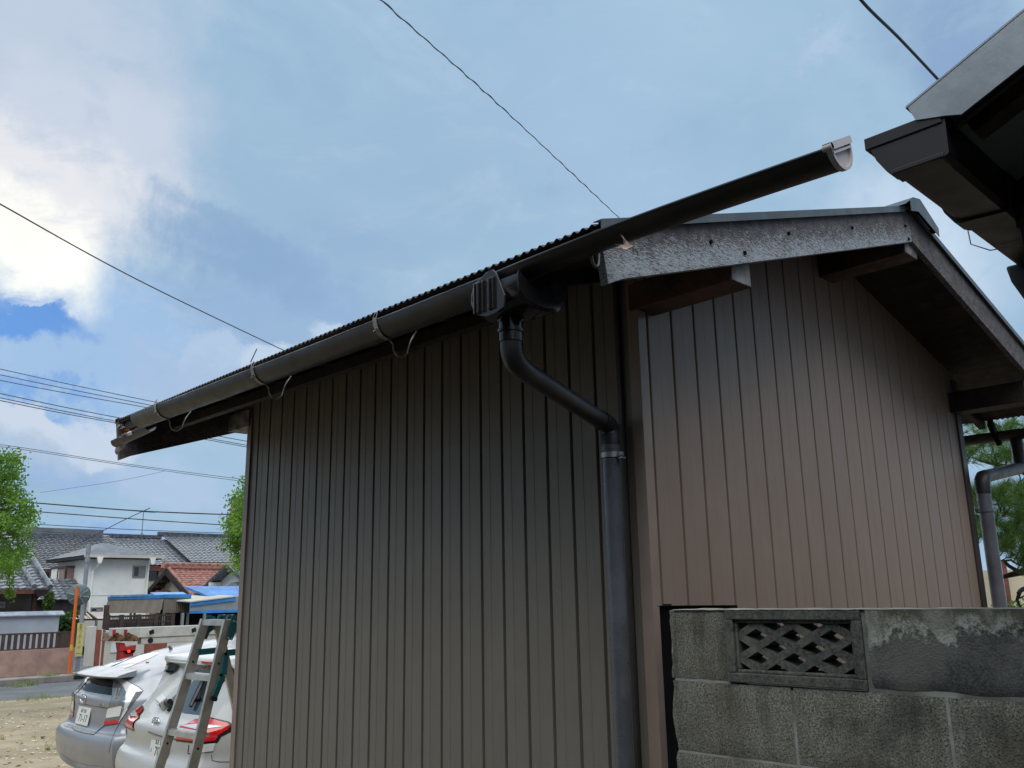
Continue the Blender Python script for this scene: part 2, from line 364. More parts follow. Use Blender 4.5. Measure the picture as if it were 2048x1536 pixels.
t.put(p.inputs['Base Color'], t.mix(t.ramp(n2, .4, .65), t.mix(n1, (.24, .25, .23), (.44, .455, .42)), (.15, .155, .145))); p.inputs['Roughness'].default_value = .95
b = t.new('ShaderNodeBump'); b.inputs['Strength'].default_value = .6; b.inputs['Distance'].default_value = .004
t.put(b.inputs['Height'], n1); t.l.new(b.outputs[0], p.inputs['Normal']); MT['mortar'] = m
m, t, p, co = nodes_mat('cast_block')
n1 = t.noise(co, 120, 5, .7); n2 = t.noise(co, 9, 6, .65); n3 = t.noise(co, 300, 3, .6)
c = t.mix(t.ramp(n1, .35, .68), (.05, .053, .047), (.145, .15, .135))
c = t.mix(t.m('MULTIPLY', t.ramp(n2, .5, .72), .6), c, (.22, .215, .175))
c = t.mix(t.m('MULTIPLY', t.ramp(n2, .48, .3), .6), c, (.028, .031, .03))
t.put(p.inputs['Base Color'], c); p.inputs['Roughness'].default_value = .95
b = t.new('ShaderNodeBump'); b.inputs['Strength'].default_value = .6; b.inputs['Distance'].default_value = .004
t.put(b.inputs['Height'], t.m('ADD', n1, t.m('MULTIPLY', n3, .5))); t.l.new(b.outputs[0], p.inputs['Normal']); MT['cast_block'] = m
# rendered stretch: pale lime wash peeling off the upper half, soot below
m, t, p, co = nodes_mat('render_patch')
s = t.sep(co); n1 = t.noise(co, 45, 6, .7); n2 = t.noise(t.vm('MULTIPLY', co, (1, 1, .35)), 11, 6, .65, .6); n3 = t.noise(co, 180, 3, .65); n4 = t.noise(co, 5, 5, .6)
edge = t.m('ADD', s[2], t.m('ADD', t.m('MULTIPLY', t.m('SUBTRACT', n2, .5), .20), t.m('MULTIPLY', t.m('SUBTRACT', n1, .5), .05)))
lime = t.ramp(edge, 1.725, 1.745)
dark = t.mix(t.ramp(n3, .3, .7), (.035, .038, .039), (.115, .12, .118)); dark = t.mix(t.m('MULTIPLY', t.ramp(n4, .45, .66), .8), dark, (.17, .17, .158))
pale = t.mix(t.ramp(n2, .42, .62), (.10, .098, .07), (.27, .275, .24)); pale = t.mix(t.m('MULTIPLY', t.ramp(n1, .55, .7), .6), pale, (.15, .15, .12))
rim = t.m('MULTIPLY', t.ramp(edge, 1.722, 1.745), t.ramp(edge, 1.79, 1.75))
c = t.mix(lime, dark, pale); c = t.mix(t.m('MULTIPLY', rim, t.ramp(n1, .40, .6)), c, (.42, .44, .41))
t.put(p.inputs['Base Color'], c); p.inputs['Roughness'].default_value = .95
b = t.new('ShaderNodeBump'); b.inputs['Strength'].default_value = .7; b.inputs['Distance'].default_value = .005
t.put(b.inputs['Height'], t.m('ADD', t.m('ADD', n1, t.m('MULTIPLY', n3, .6)), t.m('MULTIPLY', lime, .6))); t.l.new(b.outputs[0], p.inputs['Normal']); MT['render_patch'] = m
# dry sandy lot with pale chips
m, t, p, co = nodes_mat('sand')
n1 = t.noise(co, .9, 6, .65); n2 = t.noise(co, 7, 5, .65); n3 = t.noise(co, 40, 4, .65)
c = t.mix(t.ramp(n1, .35, .65), (.32, .255, .165), (.46, .375, .255)); c = t.mix(t.m('MULTIPLY', t.ramp(n2, .5, .72), .5), c, (.29, .22, .145))
c = t.mix(t.m('MULTIPLY', t.ramp(n3, .55, .75), .35), c, (.62, .53, .40))
vo = t.new('ShaderNodeTexVoronoi'); t.put(vo.inputs['Vector'], t.vm('MULTIPLY', co, (1.0, 1.6, 1))); vo.inputs['Scale'].default_value = 6.5
chip = t.m('MULTIPLY', t.ramp(vo.outputs['Distance'], .19, .14), t.ramp(t.sep(vo.outputs['Color'])[0], .55, .6))
c = t.mix(t.m('MULTIPLY', chip, .8), c, (.70, .63, .52))
t.put(p.inputs['Base Color'], c); p.inputs['Roughness'].default_value = .95; p.inputs['Specular IOR Level'].default_value = .2
b = t.new('ShaderNodeBump'); b.inputs['Strength'].default_value = .5; b.inputs['Distance'].default_value = .03
t.put(b.inputs['Height'], t.m('ADD', n2, t.m('MULTIPLY', n3, .4))); t.l.new(b.outputs[0], p.inputs['Normal']); MT['sand'] = m

# ---------------------------------------------------------------- mesh shorthand
class MB:
    def __init__(s): s.v = []; s.f = []; s.mi = []; s.cur = 0
    def vert(s, p): s.v.append(Vector(p)); return len(s.v) - 1
    def face(s, idx): s.f.append(tuple(idx)); s.mi.append(s.cur); return s
    def poly(s, pts): return s.face([s.vert(p) for p in pts])
    def hexa(s, a, b):                                    # two matching 4-rings a, b
        i = [s.vert(p) for p in a]; j = [s.vert(p) for p in b]
        s.face(i[::-1]); s.face(j)
        for k in range(4): l = (k + 1) % 4; s.face((i[k], i[l], j[l], j[k]))
        return s
    def box(s, x0, y0, z0, x1, y1, z1):
        return s.hexa([(x0, y0, z0), (x1, y0, z0), (x1, y1, z0), (x0, y1, z0)], [(x0, y0, z1), (x1, y0, z1), (x1, y1, z1), (x0, y1, z1)])
    def obox(s, c, ax, ay, az):                           # centre and three half-axis vectors
        c, ax, ay, az = map(Vector, (c, ax, ay, az))
        q = lambda k: [c + u * ax + v * ay + k * az for u, v in ((-1, -1), (1, -1), (1, 1), (-1, 1))]
        return s.hexa(q(-1), q(1))
    def bar(s, p, q, wd, h, up=(0, 0, 1)):
        p, q, up = Vector(p), Vector(q), Vector(up); d = (q - p); n = d.normalized().cross(up)
        if n.length < 1e-4: n = d.normalized().cross(Vector((1, 0, 0)))
        n.normalize(); u = n.cross(d.normalized())
        return s.obox((p + q) / 2, d / 2, n * wd / 2, u * h / 2)
    def prism(s, pts, off):                               # planar 3-D outline extruded by a vector
        off = Vector(off); i = [s.vert(p) for p in pts]; j = [s.vert(Vector(p) + off) for p in pts]
        s.face(i[::-1]); s.face(j); n = len(i)
        for k in range(n): l = (k + 1) % n; s.face((i[k], i[l], j[l], j[k]))
        return s
    def tube(s, pts, r, seg=10, caps=True):
        pts = [Vector(p) for p in pts]; n = len(pts); rs = r if isinstance(r, (list, tuple)) else [r] * n
        rings = []; ref = None
        for k, p in enumerate(pts):
            d = (pts[min(k + 1, n - 1)] - pts[max(k - 1, 0)]).normalized()
            if ref is None: ref = d.orthogonal().normalized()
            ref = (ref - d * ref.dot(d)); ref = ref.normalized() if ref.length > 1e-5 else d.orthogonal().normalized()
            b = d.cross(ref)
            rings.append([s.vert(p + rs[k] * (math.cos(a) * ref + math.sin(a) * b)) for a in (2 * math.pi * i / seg for i in range(seg))])
        for a, b in zip(rings, rings[1:]):
            for i in range(seg): s.face((a[i], a[(i + 1) % seg], b[(i + 1) % seg], b[i]))
        if caps: s.face(rings[0][::-1]); s.face(rings[-1])
        return s
    def grid(s, rows, close=False):
        ix = [[s.vert(p) for p in r] for r in rows]
        for a, b in zip(ix, ix[1:]):
            for i in range(len(a) - 1): s.face((a[i], a[i + 1], b[i + 1], b[i]))
            if close: s.face((a[-1], a[0], b[0], b[-1]))
        return ix
    def build(s, name, mt, parent=None, org=None, smooth=None, bevel=0.0, attr=None):
        if parent is not None: org = ORG[parent]
        org = Vector(org) if org is not None else Vector((0, 0, 0))
        me = bpy.data.meshes.new(name); me.from_pydata([tuple(p - org) for p in s.v], [], s.f); me.validate(clean_customdata=False)
        for q in (mt if isinstance(mt, (list, tuple)) else [mt]): me.materials.append(MT[q] if isinstance(q, str) else q)
        if max(s.mi, default=0): me.polygons.foreach_set('material_index', s.mi[:len(me.polygons)])
        bm = bmesh.new(); bm.from_mesh(me); bmesh.ops.recalc_face_normals(bm, faces=bm.faces); bm.to_mesh(me); bm.free()
        if attr:
            a = me.attributes.new('wear_shade', 'FLOAT', 'POINT'); a.data.foreach_set('value', attr)
        if smooth is not None:
            me.polygons.foreach_set('use_smooth', [True] * len(me.polygons)); me.set_sharp_from_angle(angle=R(smooth))
        o = bpy.data.objects.new(name, me); COL.objects.link(o); o.location = (0, 0, 0) if parent is not None else org; ORG[o] = org
        if parent is not None: o.parent = parent
        if bevel:
            b = o.modifiers.new('bevel', 'BEVEL'); b.width = bevel; b.segments = 2; b.limit_method = 'ANGLE'; b.angle_limit = R(40); b.harden_normals = False
        return o
ORG = {}
def tag(o, label, cat, group=None):
    o['label'] = label; o['category'] = cat
    if group: o['group'] = group
    return o
def thing(name, label, cat, loc, group=None):
    o = bpy.data.objects.new(name, None); COL.objects.link(o); o.location = loc; o.empty_display_size = .2; ORG[o] = Vector(loc); return tag(o, label, cat, group)
def struct(o): o['kind'] = 'structure'; return o
def stuff(o): o['kind'] = 'stuff'; return o
def copy_tree(o, loc):
    def rec(q, par):
        c = q.copy(); COL.objects.link(c); c.parent = par; ORG[c] = Vector(loc)
        for ch in q.children: rec(ch, c)
        return c
    r = rec(o, None); r.location = loc; return r
def arc(c, r, a0, a1, n, ux, uy):
    c, ux, uy = Vector(c), Vector(ux), Vector(uy)
    return [c + r * (math.cos(R(a0 + (a1 - a0) * k / n)) * ux + math.sin(R(a0 + (a1 - a0) * k / n)) * uy) for k in range(n + 1)]
def text_mesh(name, s, size, mt, parent, mx, ext=.001):
    cu = bpy.data.curves.new(name, 'FONT'); cu.body = s; cu.size = size; cu.align_x = 'CENTER'; cu.align_y = 'CENTER'; cu.extrude = ext
    o = bpy.data.objects.new(name, cu); COL.objects.link(o)
    me = bpy.data.meshes.new_from_object(o.evaluated_get(bpy.context.evaluated_depsgraph_get())); bpy.data.objects.remove(o)
    me.name = name; me.transform(Matrix.Translation(-ORG[parent]) @ mx); me.materials.clear(); me.materials.append(MT[mt])
    q = bpy.data.objects.new(name, me); COL.objects.link(q); q.parent = parent; ORG[q] = ORG[parent]; return q
def frame_mx(o, x, y):                                    # matrix of a lettering plane: origin, reading direction, up
    x, y = Vector(x).normalized(), Vector(y).normalized(); z = x.cross(y).normalized(); y = z.cross(x); o = Vector(o)
    return Matrix(((x.x, y.x, z.x, o.x), (x.y, y.y, z.y, o.y), (x.z, y.z, z.z, o.z), (0, 0, 0, 1)))
random.seed(7)
# ================================================================ GROUND AND ROAD
g = MB().poly([(-700, -700, 0), (900, -700, 0), (900, 900, 0), (-700, 900, 0)]).build('ground', 'soil'); struct(g)
struct(MB().poly([(-9, -9, .008), (2.6, -9, .008), (2.6, 5.2, .008), (-9, 5.2, .008)]).build('bounce_cut_ground', 'low_bounce_soil'))  # unseen near ground, made dark to cut bounce light under the eaves
mb = MB(); ys = [5.2, 7, 10, 13, 16, 19, 20.4]
N = 60
rows = []
for yy in ys: rows.append([(-40 + 100 * k / N, yy + (.12 * math.sin(k * 1.7) + .1 * math.sin(k * 3.1) if yy == 20.4 else 0), .012 + (.02 * noise.noise(Vector((k * .8, yy * .9, 3))) if 4 < yy < 20 else 0)) for k in range(N + 1)])
mb.grid(rows); struct(mb.build('parking_lot', 'sand', smooth=30))
struct(MB().poly([(-200, 20.2, .006), (300, 20.2, .006), (300, 24.2, .006), (-200, 24.2, .006)]).build('road', 'asphalt'))
p = onz(55, 1356, .01); struct(MB().poly([(p.x - 7, p.y - .07, .010), (p.x, p.y - .07, .010), (p.x, p.y + .07, .010), (p.x - 7, p.y + .07, .010)]).build('road_marking', 'paint_white'))
KY = 24.2
mb = MB(); mb.box(-60, KY, 0, 5.55, KY + .16, .17); q = onz(82, 1343, .07)
mb.box(5.55, KY, 0, 60, KY + .16, .15)
k_ = mb.build('kerb', 'kerb', bevel=.015); struct(k_)
struct(MB().box(q.x - .28, KY - .004, .045, q.x + .28, KY + .03, .135).build('kerb_drain_opening', 'dark_inside'))
p = onz(130, 1334, .17); struct(MB().box(p.x - .8, KY - .03, .17, p.x + 1.7, KY + .22, .21).build('kerb_slab', 'concrete', bevel=.01))
struct(MB().box(-60, KY + .161, 0, 60, KY + 1.0, .145).build('pavement', 'concrete'))
struct(MB().box(-60, KY + 1.001, 0, 90, KY + 60, .15).build('yards', 'asphalt'))

# ================================================================ SHED
WX, WY0, WY1, GX1 = 2.45, 1.85, 4.70, 5.57                # long wall plane, near and far ends, far gable corner
EAVE_L, RIDGE, EAVE_R = 1.71, 3.97, 6.35
ZL = lambda x: 2.822 + .3305 * (x - EAVE_L)
ZRIDGE = ZL(RIDGE)
ZR = lambda x: ZRIDGE - .262 * (x - RIDGE)
ZT = lambda x: ZL(x) if x < RIDGE else ZR(x)              # mid-surface of the corrugated roof
VY0, VY1 = 1.395, 5.02                                    # verge planes, near and far
shed = thing('shed', 'brown ribbed metal shed with corrugated roof, overhanging eaves and a loose half-round gutter', 'shed', (WX, WY0, 0))

def siding(name, p0, d, nrm, L, ztop, pitch, start, prof, mt):
    "sheet-metal cladding: real ribs and grooves folded from one profile; nrm points outwards"
    us = [(0.0, 0.0)]; u = start
    while u < L:
        for a, dep in prof:
            if 0 < u + a < L: us.append((u + a, dep))
        u += pitch
    us.append((L, 0.0)); us.sort()
    mb = MB(); p0, d, nrm = Vector(p0), Vector(d), Vector(nrm)
    lo, hi = [], []
    for u, dep in us:
        q = p0 + d * u - nrm * dep
        zt = ztop(q); lo.append(Vector((q.x, q.y, .03))); hi.append(Vector((q.x, q.y, zt)))
    mb.grid([lo, hi]); return mb.build(name, mt, shed)
P_LONG = [(0, 0), (.003, .013), (.013, .013), (.016, 0), (.054, 0), (.0560, .0014), (.081, .0014), (.083, 0)]
P_GAB = [(0, 0), (.002, .013), (.0115, .013), (.0145, .001), (.0185, 0), (.074, 0), (.0745, .0004), (.0765, .0004), (.077, 0)]
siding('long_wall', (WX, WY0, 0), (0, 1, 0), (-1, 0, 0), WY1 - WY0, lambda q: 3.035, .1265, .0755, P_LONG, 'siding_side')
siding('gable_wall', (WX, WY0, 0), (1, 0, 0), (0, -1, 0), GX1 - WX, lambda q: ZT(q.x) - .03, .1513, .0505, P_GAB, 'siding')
MB().box(GX1 - .001, WY0 + .001, .03, GX1 + .02, WY1, 2.95).build('back_wall', 'siding', shed)
pts = [(x, WY1 - .002, ZT(x) - .03) for x in (WX + .02, RIDGE, GX1)]
MB().poly([(WX + .02, WY1 - .002, .03), (GX1, WY1 - .002, .03)] + pts[::-1]).build('far_gable_wall', 'siding', shed)
tw = .036
mb = MB(); mb.prism([(WX - .012, WY0 - .012, .03), (WX + tw, WY0 - .012, .03), (WX + tw, WY0 - .001, .03), (WX - .001, WY0 - .001, .03), (WX - .001, WY0 + tw, .03), (WX - .012, WY0 + tw, .03)], (0, 0, 2.99)); mb.build('corner_trim', 'trim', shed, bevel=.0015)
mb = MB(); mb.box(WX - .010, WY1 - .035, .03, WX + .02, WY1 + .012, 2.9); mb.build('corner_trim', 'trim', shed, bevel=.0015)
mb = MB(); mb.box(GX1 - .05, WY0 - .012, .03, GX1 + .02, WY0 - .001, 3.08); mb.build('corner_trim', 'trim_dark', shed, bevel=.0015)
MB().box(WX - .016, WY0 + .078, .03, WX - .0005, WY0 + .094, 3.02).build('edge_strip', 'trim_dark', shed, bevel=.001)

# corrugated roof sheets, sinusoidal, running from eave to ridge
def corr(x0, x1, zf, y0, y1):
    mb = MB(); n = int((y1 - y0) / .0325 * 6); r0, r1 = [], []
    for k in range(n + 1):
        y = y0 + (y1 - y0) * k / n; h = .0050 * math.cos(2 * math.pi * (y - y0) / .0325)
        xe_ = x0 + (.092 * max(0, (y - 2.4) / 2.62) if x0 < x1 else 0); r0.append((xe_, y, zf(xe_) + h)); r1.append((x1, y, zf(x1) + h))
    mb.grid([r0, r1]); return mb
o = corr(EAVE_L, RIDGE, ZL, VY0, VY1).build('roof', 'roof_sheet', shed, smooth=70)
sm = o.modifiers.new('sheet', 'SOLIDIFY'); sm.thickness = .0012
o2 = corr(EAVE_R, RIDGE, ZR, VY0, VY1).build('roof', 'roof_sheet', shed, smooth=70)
sm = o2.modifiers.new('sheet', 'SOLIDIFY'); sm.thickness = .0012
# sheathing planks seen from below
mb = MB(); x = EAVE_L + .098
while x < EAVE_R - .06:
    x1 = min(x + .148, EAVE_R - .05)
    if not (x < RIDGE < x1):
        za, zb = ZT(x) - .008, ZT(x1) - .008
        mb.hexa([(x, VY0 + .03, za - .012), (x1, VY0 + .03, zb - .012), (x1, VY0 + .03, zb), (x, VY0 + .03, za)], [(x, VY1 - .03, za - .012), (x1, VY1 - .03, zb - .012), (x1, VY1 - .03, zb), (x, VY1 - .03, za)])
    else:
        for a, b_ in ((x, RIDGE), (RIDGE, x1)):
            za, zb = ZT(a) - .008, ZT(b_) - .008
            mb.hexa([(a, VY0 + .03, za - .012), (b_, VY0 + .03, zb - .012), (b_, VY0 + .03, zb), (a, VY0 + .03, za)], [(a, VY1 - .03, za - .012), (b_, VY1 - .03, zb - .012), (b_, VY1 - .03, zb), (a, VY1 - .03, za)])
    x += .151
mb.build('roof_sheathing', 'wood_dark', shed)
for k in range(8):
    y = 1.95 + .43 * k
    for (xa, xb, f) in ((EAVE_L + .11, WX + .4, ZL), (GX1 - .4, EAVE_R - .04, ZR)):
        MB().bar((xa, y, f(xa) - .046), (xb, y, f(xb) - .046), .038, .05).build('rafter', 'wood_dark', shed)
xa = EAVE_L + .055
MB().hexa([(xa - .018, VY0 + .05, ZL(xa) - .078), (xa, VY0 + .05, ZL(xa) - .078), (xa + .075, VY1 - .05, ZL(xa + .075) - .078), (xa + .057, VY1 - .05, ZL(xa + .075) - .078)], [(xa - .018, VY0 + .05, ZL(xa) - .022), (xa, VY0 + .05, ZL(xa) - .022), (xa + .075, VY1 - .05, ZL(xa + .075) - .022), (xa + .057, VY1 - .05, ZL(xa + .075) - .022)]).build('eave_board', 'wood_dark', shed)
MB().box(xa + .30, VY0 + .52, ZL(xa + .3) - .12, xa + .34, VY1 - .1, ZL(xa + .3) - .073).build('eave_batten', 'wood_dark', shed)
# beam ends carried through the gables
mb = MB(); mb.box(2.428, 1.442, 2.848, 2.548, WY0 + .02, 2.948); pe = mb.build('purlin_end', 'wood_brown', shed, bevel=.003); MB().box(2.431, 1.4395, 2.851, 2.545, 1.443, 2.945).build('end_grain', 'wood_grey', pe)
mb = MB(); mb.box(3.925, 1.432, 3.345, 4.062, WY0 + .02, 3.465); pe = mb.build('purlin_end', 'wood_brown', shed, bevel=.003); MB().box(3.928, 1.4295, 3.348, 4.059, 1.433, 3.462).build('end_grain', 'wood_grey', pe)
mb = MB(); mb.box(5.45, 1.44, 2.87, 5.59, WY1 + .2, 2.99); mb.build('purlin_end', 'wood_dark', shed, bevel=.003)
mb = MB(); mb.box(2.43, WY1 - .02, 2.848, 2.548, WY1 + .235, 2.948); mb.build('purlin_end', 'wood_grey', shed, bevel=.003)
# barge boards: paint flaking to grey; verge shade put into fewer flakes towards the top
def barge(x0, x1, f, yf, sgn, drop, k=1.0, name='barge_board'):
    mb = MB(); n, mz = 24, 8; attr = []
    R_ = []
    for side in (0, 1):
        rows = []
        for j in range(mz + 1):
            row = []
            for i in range(n + 1):
                x = x0 + (x1 - x0) * i / n; t_ = j / mz
                xx = x + (0.028 * (1 - t_) if i == 0 and sgn > 0 else 0)
                row.append((xx, yf + side * .026, f(x) - .012 - drop * (1 - t_)))
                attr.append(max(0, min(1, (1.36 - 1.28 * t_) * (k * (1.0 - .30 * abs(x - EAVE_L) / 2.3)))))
            rows.append(row)
        R_.append(mb.grid(rows))
    a, b_ = R_
    for i in range(n): mb.face((a[0][i], a[0][i + 1], b_[0][i + 1], b_[0][i])); mb.face((a[-1][i], a[-1][i + 1], b_[-1][i + 1], b_[-1][i]))
    for j in range(mz): mb.face((a[j][0], a[j + 1][0], b_[j + 1][0], b_[j][0])); mb.face((a[j][-1], a[j + 1][-1], b_[j + 1][-1], b_[j][-1]))
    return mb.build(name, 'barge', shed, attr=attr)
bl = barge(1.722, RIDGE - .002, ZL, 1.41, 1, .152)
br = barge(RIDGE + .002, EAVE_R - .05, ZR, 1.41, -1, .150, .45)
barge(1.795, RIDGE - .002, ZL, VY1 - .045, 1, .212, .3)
# nail heads and bolt stains on the near board
for px, py in ((1421, 484), (1577, 467), (1489, 506), (1810, 452), (1817, 478), (1704, 456)):
    q = ony(px, py, 1.409); MB().tube([(q.x, 1.4115, q.z), (q.x, 1.404, q.z)], .007, 8).build('bolt', 'iron_black', bl)
# folded metal along the verges and over the ridge
def verge(x0, x1, f, y, s):
    mb = MB(); n = 1
    for a, b_ in ((x0, x1),):
        A = lambda x, dy, dz: (x, y + dy * s, f(x) + dz)
        mb.prism([A(a, 0, -.018), A(a, 0, .010), A(a, .030, .010), A(a, .030, .0075), A(a, .003, .0075), A(a, .003, -.018)], (b_ - a, 0, f(b_) - f(a)))
    return mb
verge(EAVE_L + .002, RIDGE - .08, ZL, VY0 - .002, 1).build('verge_flashing', 'flash', shed)
verge(EAVE_R + .012, RIDGE + .20, ZR, VY0 - .002, 1).build('verge_flashing', 'flash', shed)
verge(EAVE_L + .088, RIDGE, ZL, VY1 + .002, -1).build('verge_flashing', 'flash', shed)
rc = MB(); y0, y1 = VY0 - .03, VY1 + .02; a, b_ = RIDGE - .15, RIDGE + .23
pr = [(a, ZL(a) + .012), (RIDGE - .045, ZL(RIDGE - .04) + .040), (RIDGE + .04, ZRIDGE + .044), (b_, ZR(b_) + .016), (b_ + .004, ZR(b_) - .004)]
rc.grid([[(x, y0, z) for x, z in pr], [(x, y1, z) for x, z in pr]])
rcp = rc.build('ridge_cap', 'flash', shed); sm = rcp.modifiers.new('sheet', 'SOLIDIFY'); sm.thickness = .002
mb = MB(); mb.poly([(RIDGE - .085, y0, ZL(RIDGE - .085) - .024), (RIDGE - .085, y0, ZL(RIDGE - .085) + .028), (RIDGE - .045, y0, ZL(RIDGE - .04) + .040), (RIDGE + .04, y0, ZRIDGE + .044), (b_, y0, ZR(b_) + .016), (b_, y0, ZR(b_) - .028), (RIDGE, y0, ZRIDGE - .03)])
sm = mb.build('ridge_cap_end', 'flash', rcp).modifiers.new('sheet', 'SOLIDIFY'); sm.thickness = .003

# ---- eave gutter: half round, hung on strap brackets, running on past the gable towards the house
GXC, GR = 1.672, .0525
def gz(y): return 2.748 - (.020 * ((1.3 - y) / .6) ** 1.3 if y < 1.3 else 0) - .004 * math.sin((y - 1.3) * 1.1)
def gaxis(y, rot, rad=GR):                                # axis point and local frame; twisted about the front rim by rot degrees
    ux = Vector((math.cos(R(rot)), 0, math.sin(R(rot)))); uz = Vector((-math.sin(R(rot)), 0, math.cos(R(rot))))
    return Vector((GXC - GR, y, gz(y))) + ux * GR, ux, uz
def gutter_run(ya, yb, rad, th=.0022, n=24, lipr=.0052, gxc=GXC, zf=gz, flip=1, rot=None):
    mb = MB(); rows = []
    for k in range(n + 1):
        y = ya + (yb - ya) * k / n; c = Vector((gxc, y, zf(y))); ux, uz = Vector((flip, 0, 0)), Vector((0, 0, 1))
        if rot: c, ux, uz = gaxis(y, rot(y))
        outer = arc(c, rad, 180, 360, 18, ux, uz); inner = arc(c, rad - th, 360, 180, 18, ux, uz)
        lip = arc(c - ux * (rad - lipr + .001), lipr, 0, 300, 6, ux, uz)
        rows.append(outer + inner + lip)
    mb.grid(rows, True)
    return mb
TW = lambda y: 0 if y > 1.72 else 28 * min(1, (1.72 - y) / .12) 
gut = gutter_run(.718, 4.30, GR, n=60, rot=TW).build('gutter', 'gutter', shed, smooth=50)
gutter_run(4.02, 4.325, GR + .002, .003, 3).build('gutter_joint', 'gutter_old', gut, smooth=50)
# end cap, sky light put into its pale colour, closing the twisted near end: flat disc, raised ring, bar along the top
mb = MB(); yc = .712; c, ux, uz = gaxis(yc, 28)
def halfdisc(r, dy): return [p + Vector((0, dy, 0)) for p in arc(c, r, 180, 360, 22, ux, uz)]
o0, o1, i0, i1 = halfdisc(GR + .002, .008), halfdisc(GR + .002, -.004), halfdisc(GR - .0045, -.004), halfdisc(GR - .0055, .003)
mb.grid([o0, o1]); mb.grid([o1, i0]); mb.grid([i0, i1]); mb.poly(i1); mb.poly(o0)
def cbox(x0, z0, x1, z1, ya, yb): q = lambda y: [c + ux * x + uz * z + Vector((0, y, 0)) for x, z in ((x0, z0), (x1, z0), (x1, z1), (x0, z1))]; mb.hexa(q(ya), q(yb))
cbox(-GR - .007, -.004, GR + .004, .012, -.008, .010); cbox(-GR + .001, -.013, GR - .003, -.0075, -.0055, .004)
mb.tube([c + ux * (-GR - .005) + Vector((0, -.008, .004)), c + ux * (-GR - .005) + Vector((0, .012, .004))], .0075, 10)
mb.build('gutter_end_cap', 'gutter_cap', gut, smooth=40)
def strap(y, hook=True):
    c = Vector((GXC, y, gz(y))); mb = MB()
    o_ = arc(c, GR + .0045, 172, 268, 12, (1, 0, 0), (0, 0, 1)); i_ = arc(c, GR + .0015, 172, 268, 12, (1, 0, 0), (0, 0, 1))
    h = Vector((0, .009, 0))
    mb.grid([[p - h for p in i_], [p - h for p in o_], [p + h for p in o_], [p + h for p in i_]])
    mb.tube([c + Vector((-GR - .004, -.006, .002)), c + Vector((-GR + .001, -.008, .022)), c + Vector((-GR + .004, 0, .030)), c + Vector((-GR + .001, .008, .022)), c + Vector((-GR - .004, .010, .004))], .0013, 6)
    b_ = c + Vector((.004, 0, -GR - .003))
    if hook:
        u = [b_ + Vector(q) for q in ((0, 0, .001), (.016, 0, -.010), (.020, 0, -.034), (.034, 0, -.050), (.056, 0, -.052), (.076, 0, -.036), (.083, 0, -.008), (.092, 0, .016), (.115, 0, .052))]
        mb.tube(u, .0032, 8)
    for s_ in (-.35, .35): mb.tube([c + Vector((-GR * .86, s_ * .01, -.030 - .012 * s_)), c + Vector((-GR * .86 - .012, s_ * .01, -.034 - .012 * s_))], .003, 6)
    return mb
for y in (2.29, 3.11, 4.03): strap(y).build('gutter_bracket', 'galv_dull', gut, smooth=50)
MB().tube([(1.700, 1.418, 2.745), (1.690, 1.415, 2.722), (1.694, 1.413, 2.704), (1.704, 1.412, 2.698), (1.716, 1.414, 2.71), (1.73, 1.42, 2.77)], .0042, 8).build('gutter_bracket', 'galv_dull', gut, smooth=50)
MB().tube([(GXC - GR, 3.12, gz(3.1) + .006), (GXC - GR - .002, 3.125, gz(3.1) + .03), (GXC - GR - .004, 3.10, gz(3.1) + .05), (GXC - GR, 3.085, gz(3.1) + .075)], .0022, 6).build('wire_tie', 'galv', gut)
# ---- outlet box under the gutter
ob = MB(); z0 = gz(1.73)
prof = [(-.060, -.030), (-.063, -.060), (-.056, -.088), (-.035, -.106), (.0, -.116), (.05, -.118), (.10, -.108), (.126, -.085), (.138, -.05), (.142, -.01)]
ob.grid([[(GXC + x, y, z0 + z + dz) for x, z in prof] for y, dz in ((1.612, .010), (1.618, .0), (1.795, 0), (1.800, .010))])
for y in (1.612, 1.800): ob.poly([(GXC + x, y, z0 + z + (.010)) for x, z in prof] + [(GXC + .07, y, z0 - .035), (GXC, y, z0 - .058)])
ox = ob.build('outlet_box', 'pvc_black', shed, smooth=40)
mb = MB()
face = [(1.800, 2.684), (1.785, 2.728), (1.766, 2.735), (1.750, 2.741), (1.730, 2.750), (1.709, 2.752), (1.692, 2.735), (1.673, 2.695), (1.659, 2.662), (1.663, 2.628), (1.690, 2.620), (1.732, 2.617), (1.780, 2.634)]
mb.prism([(1.611, y, z) for y, z in face], (-.008, 0, 0))
for yc_, ww in ((1.777, .006), (1.762, .010), (1.742, .005), (1.716, .008), (1.700, .004)):
    mb.hexa([(1.604, yc_ - ww / 2, 2.630), (1.594, yc_ - ww / 3, 2.634), (1.594, yc_ + ww / 3, 2.634), (1.604, yc_ + ww / 2, 2.630)],
            [(1.604, yc_ - ww / 2, 2.730), (1.594, yc_ - ww / 3, 2.724), (1.594, yc_ + ww / 3, 2.724), (1.604, yc_ + ww / 2, 2.730)])
mb.hexa([(1.608, 1.786, 2.640), (1.608, 1.806, 2.676), (1.618, 1.806, 2.676), (1.618, 1.786, 2.640)], [(1.604, 1.786, 2.722), (1.606, 1.800, 2.70), (1.618, 1.800, 2.70), (1.618, 1.786, 2.722)])
mb.build('box_face', 'pvc_black', ox, bevel=.002)
sx, sy = 1.70, 1.737
mb = MB(); mb.tube([(sx, sy, 2.645), (sx, sy, 2.626)], .034, 24); mb.tube([(sx, sy, 2.626), (sx, sy, 2.619)], .039, 24); mb.tube([(sx, sy, 2.619), (sx, sy, 2.596)], .036, 24); mb.tube([(sx, sy, 2.596), (sx, sy, 2.589)], .040, 24); mb.tube([(sx, sy, 2.589), (sx, sy, 2.562)], .035, 24)
mb.build('socket', 'pvc_black', ox, smooth=40)
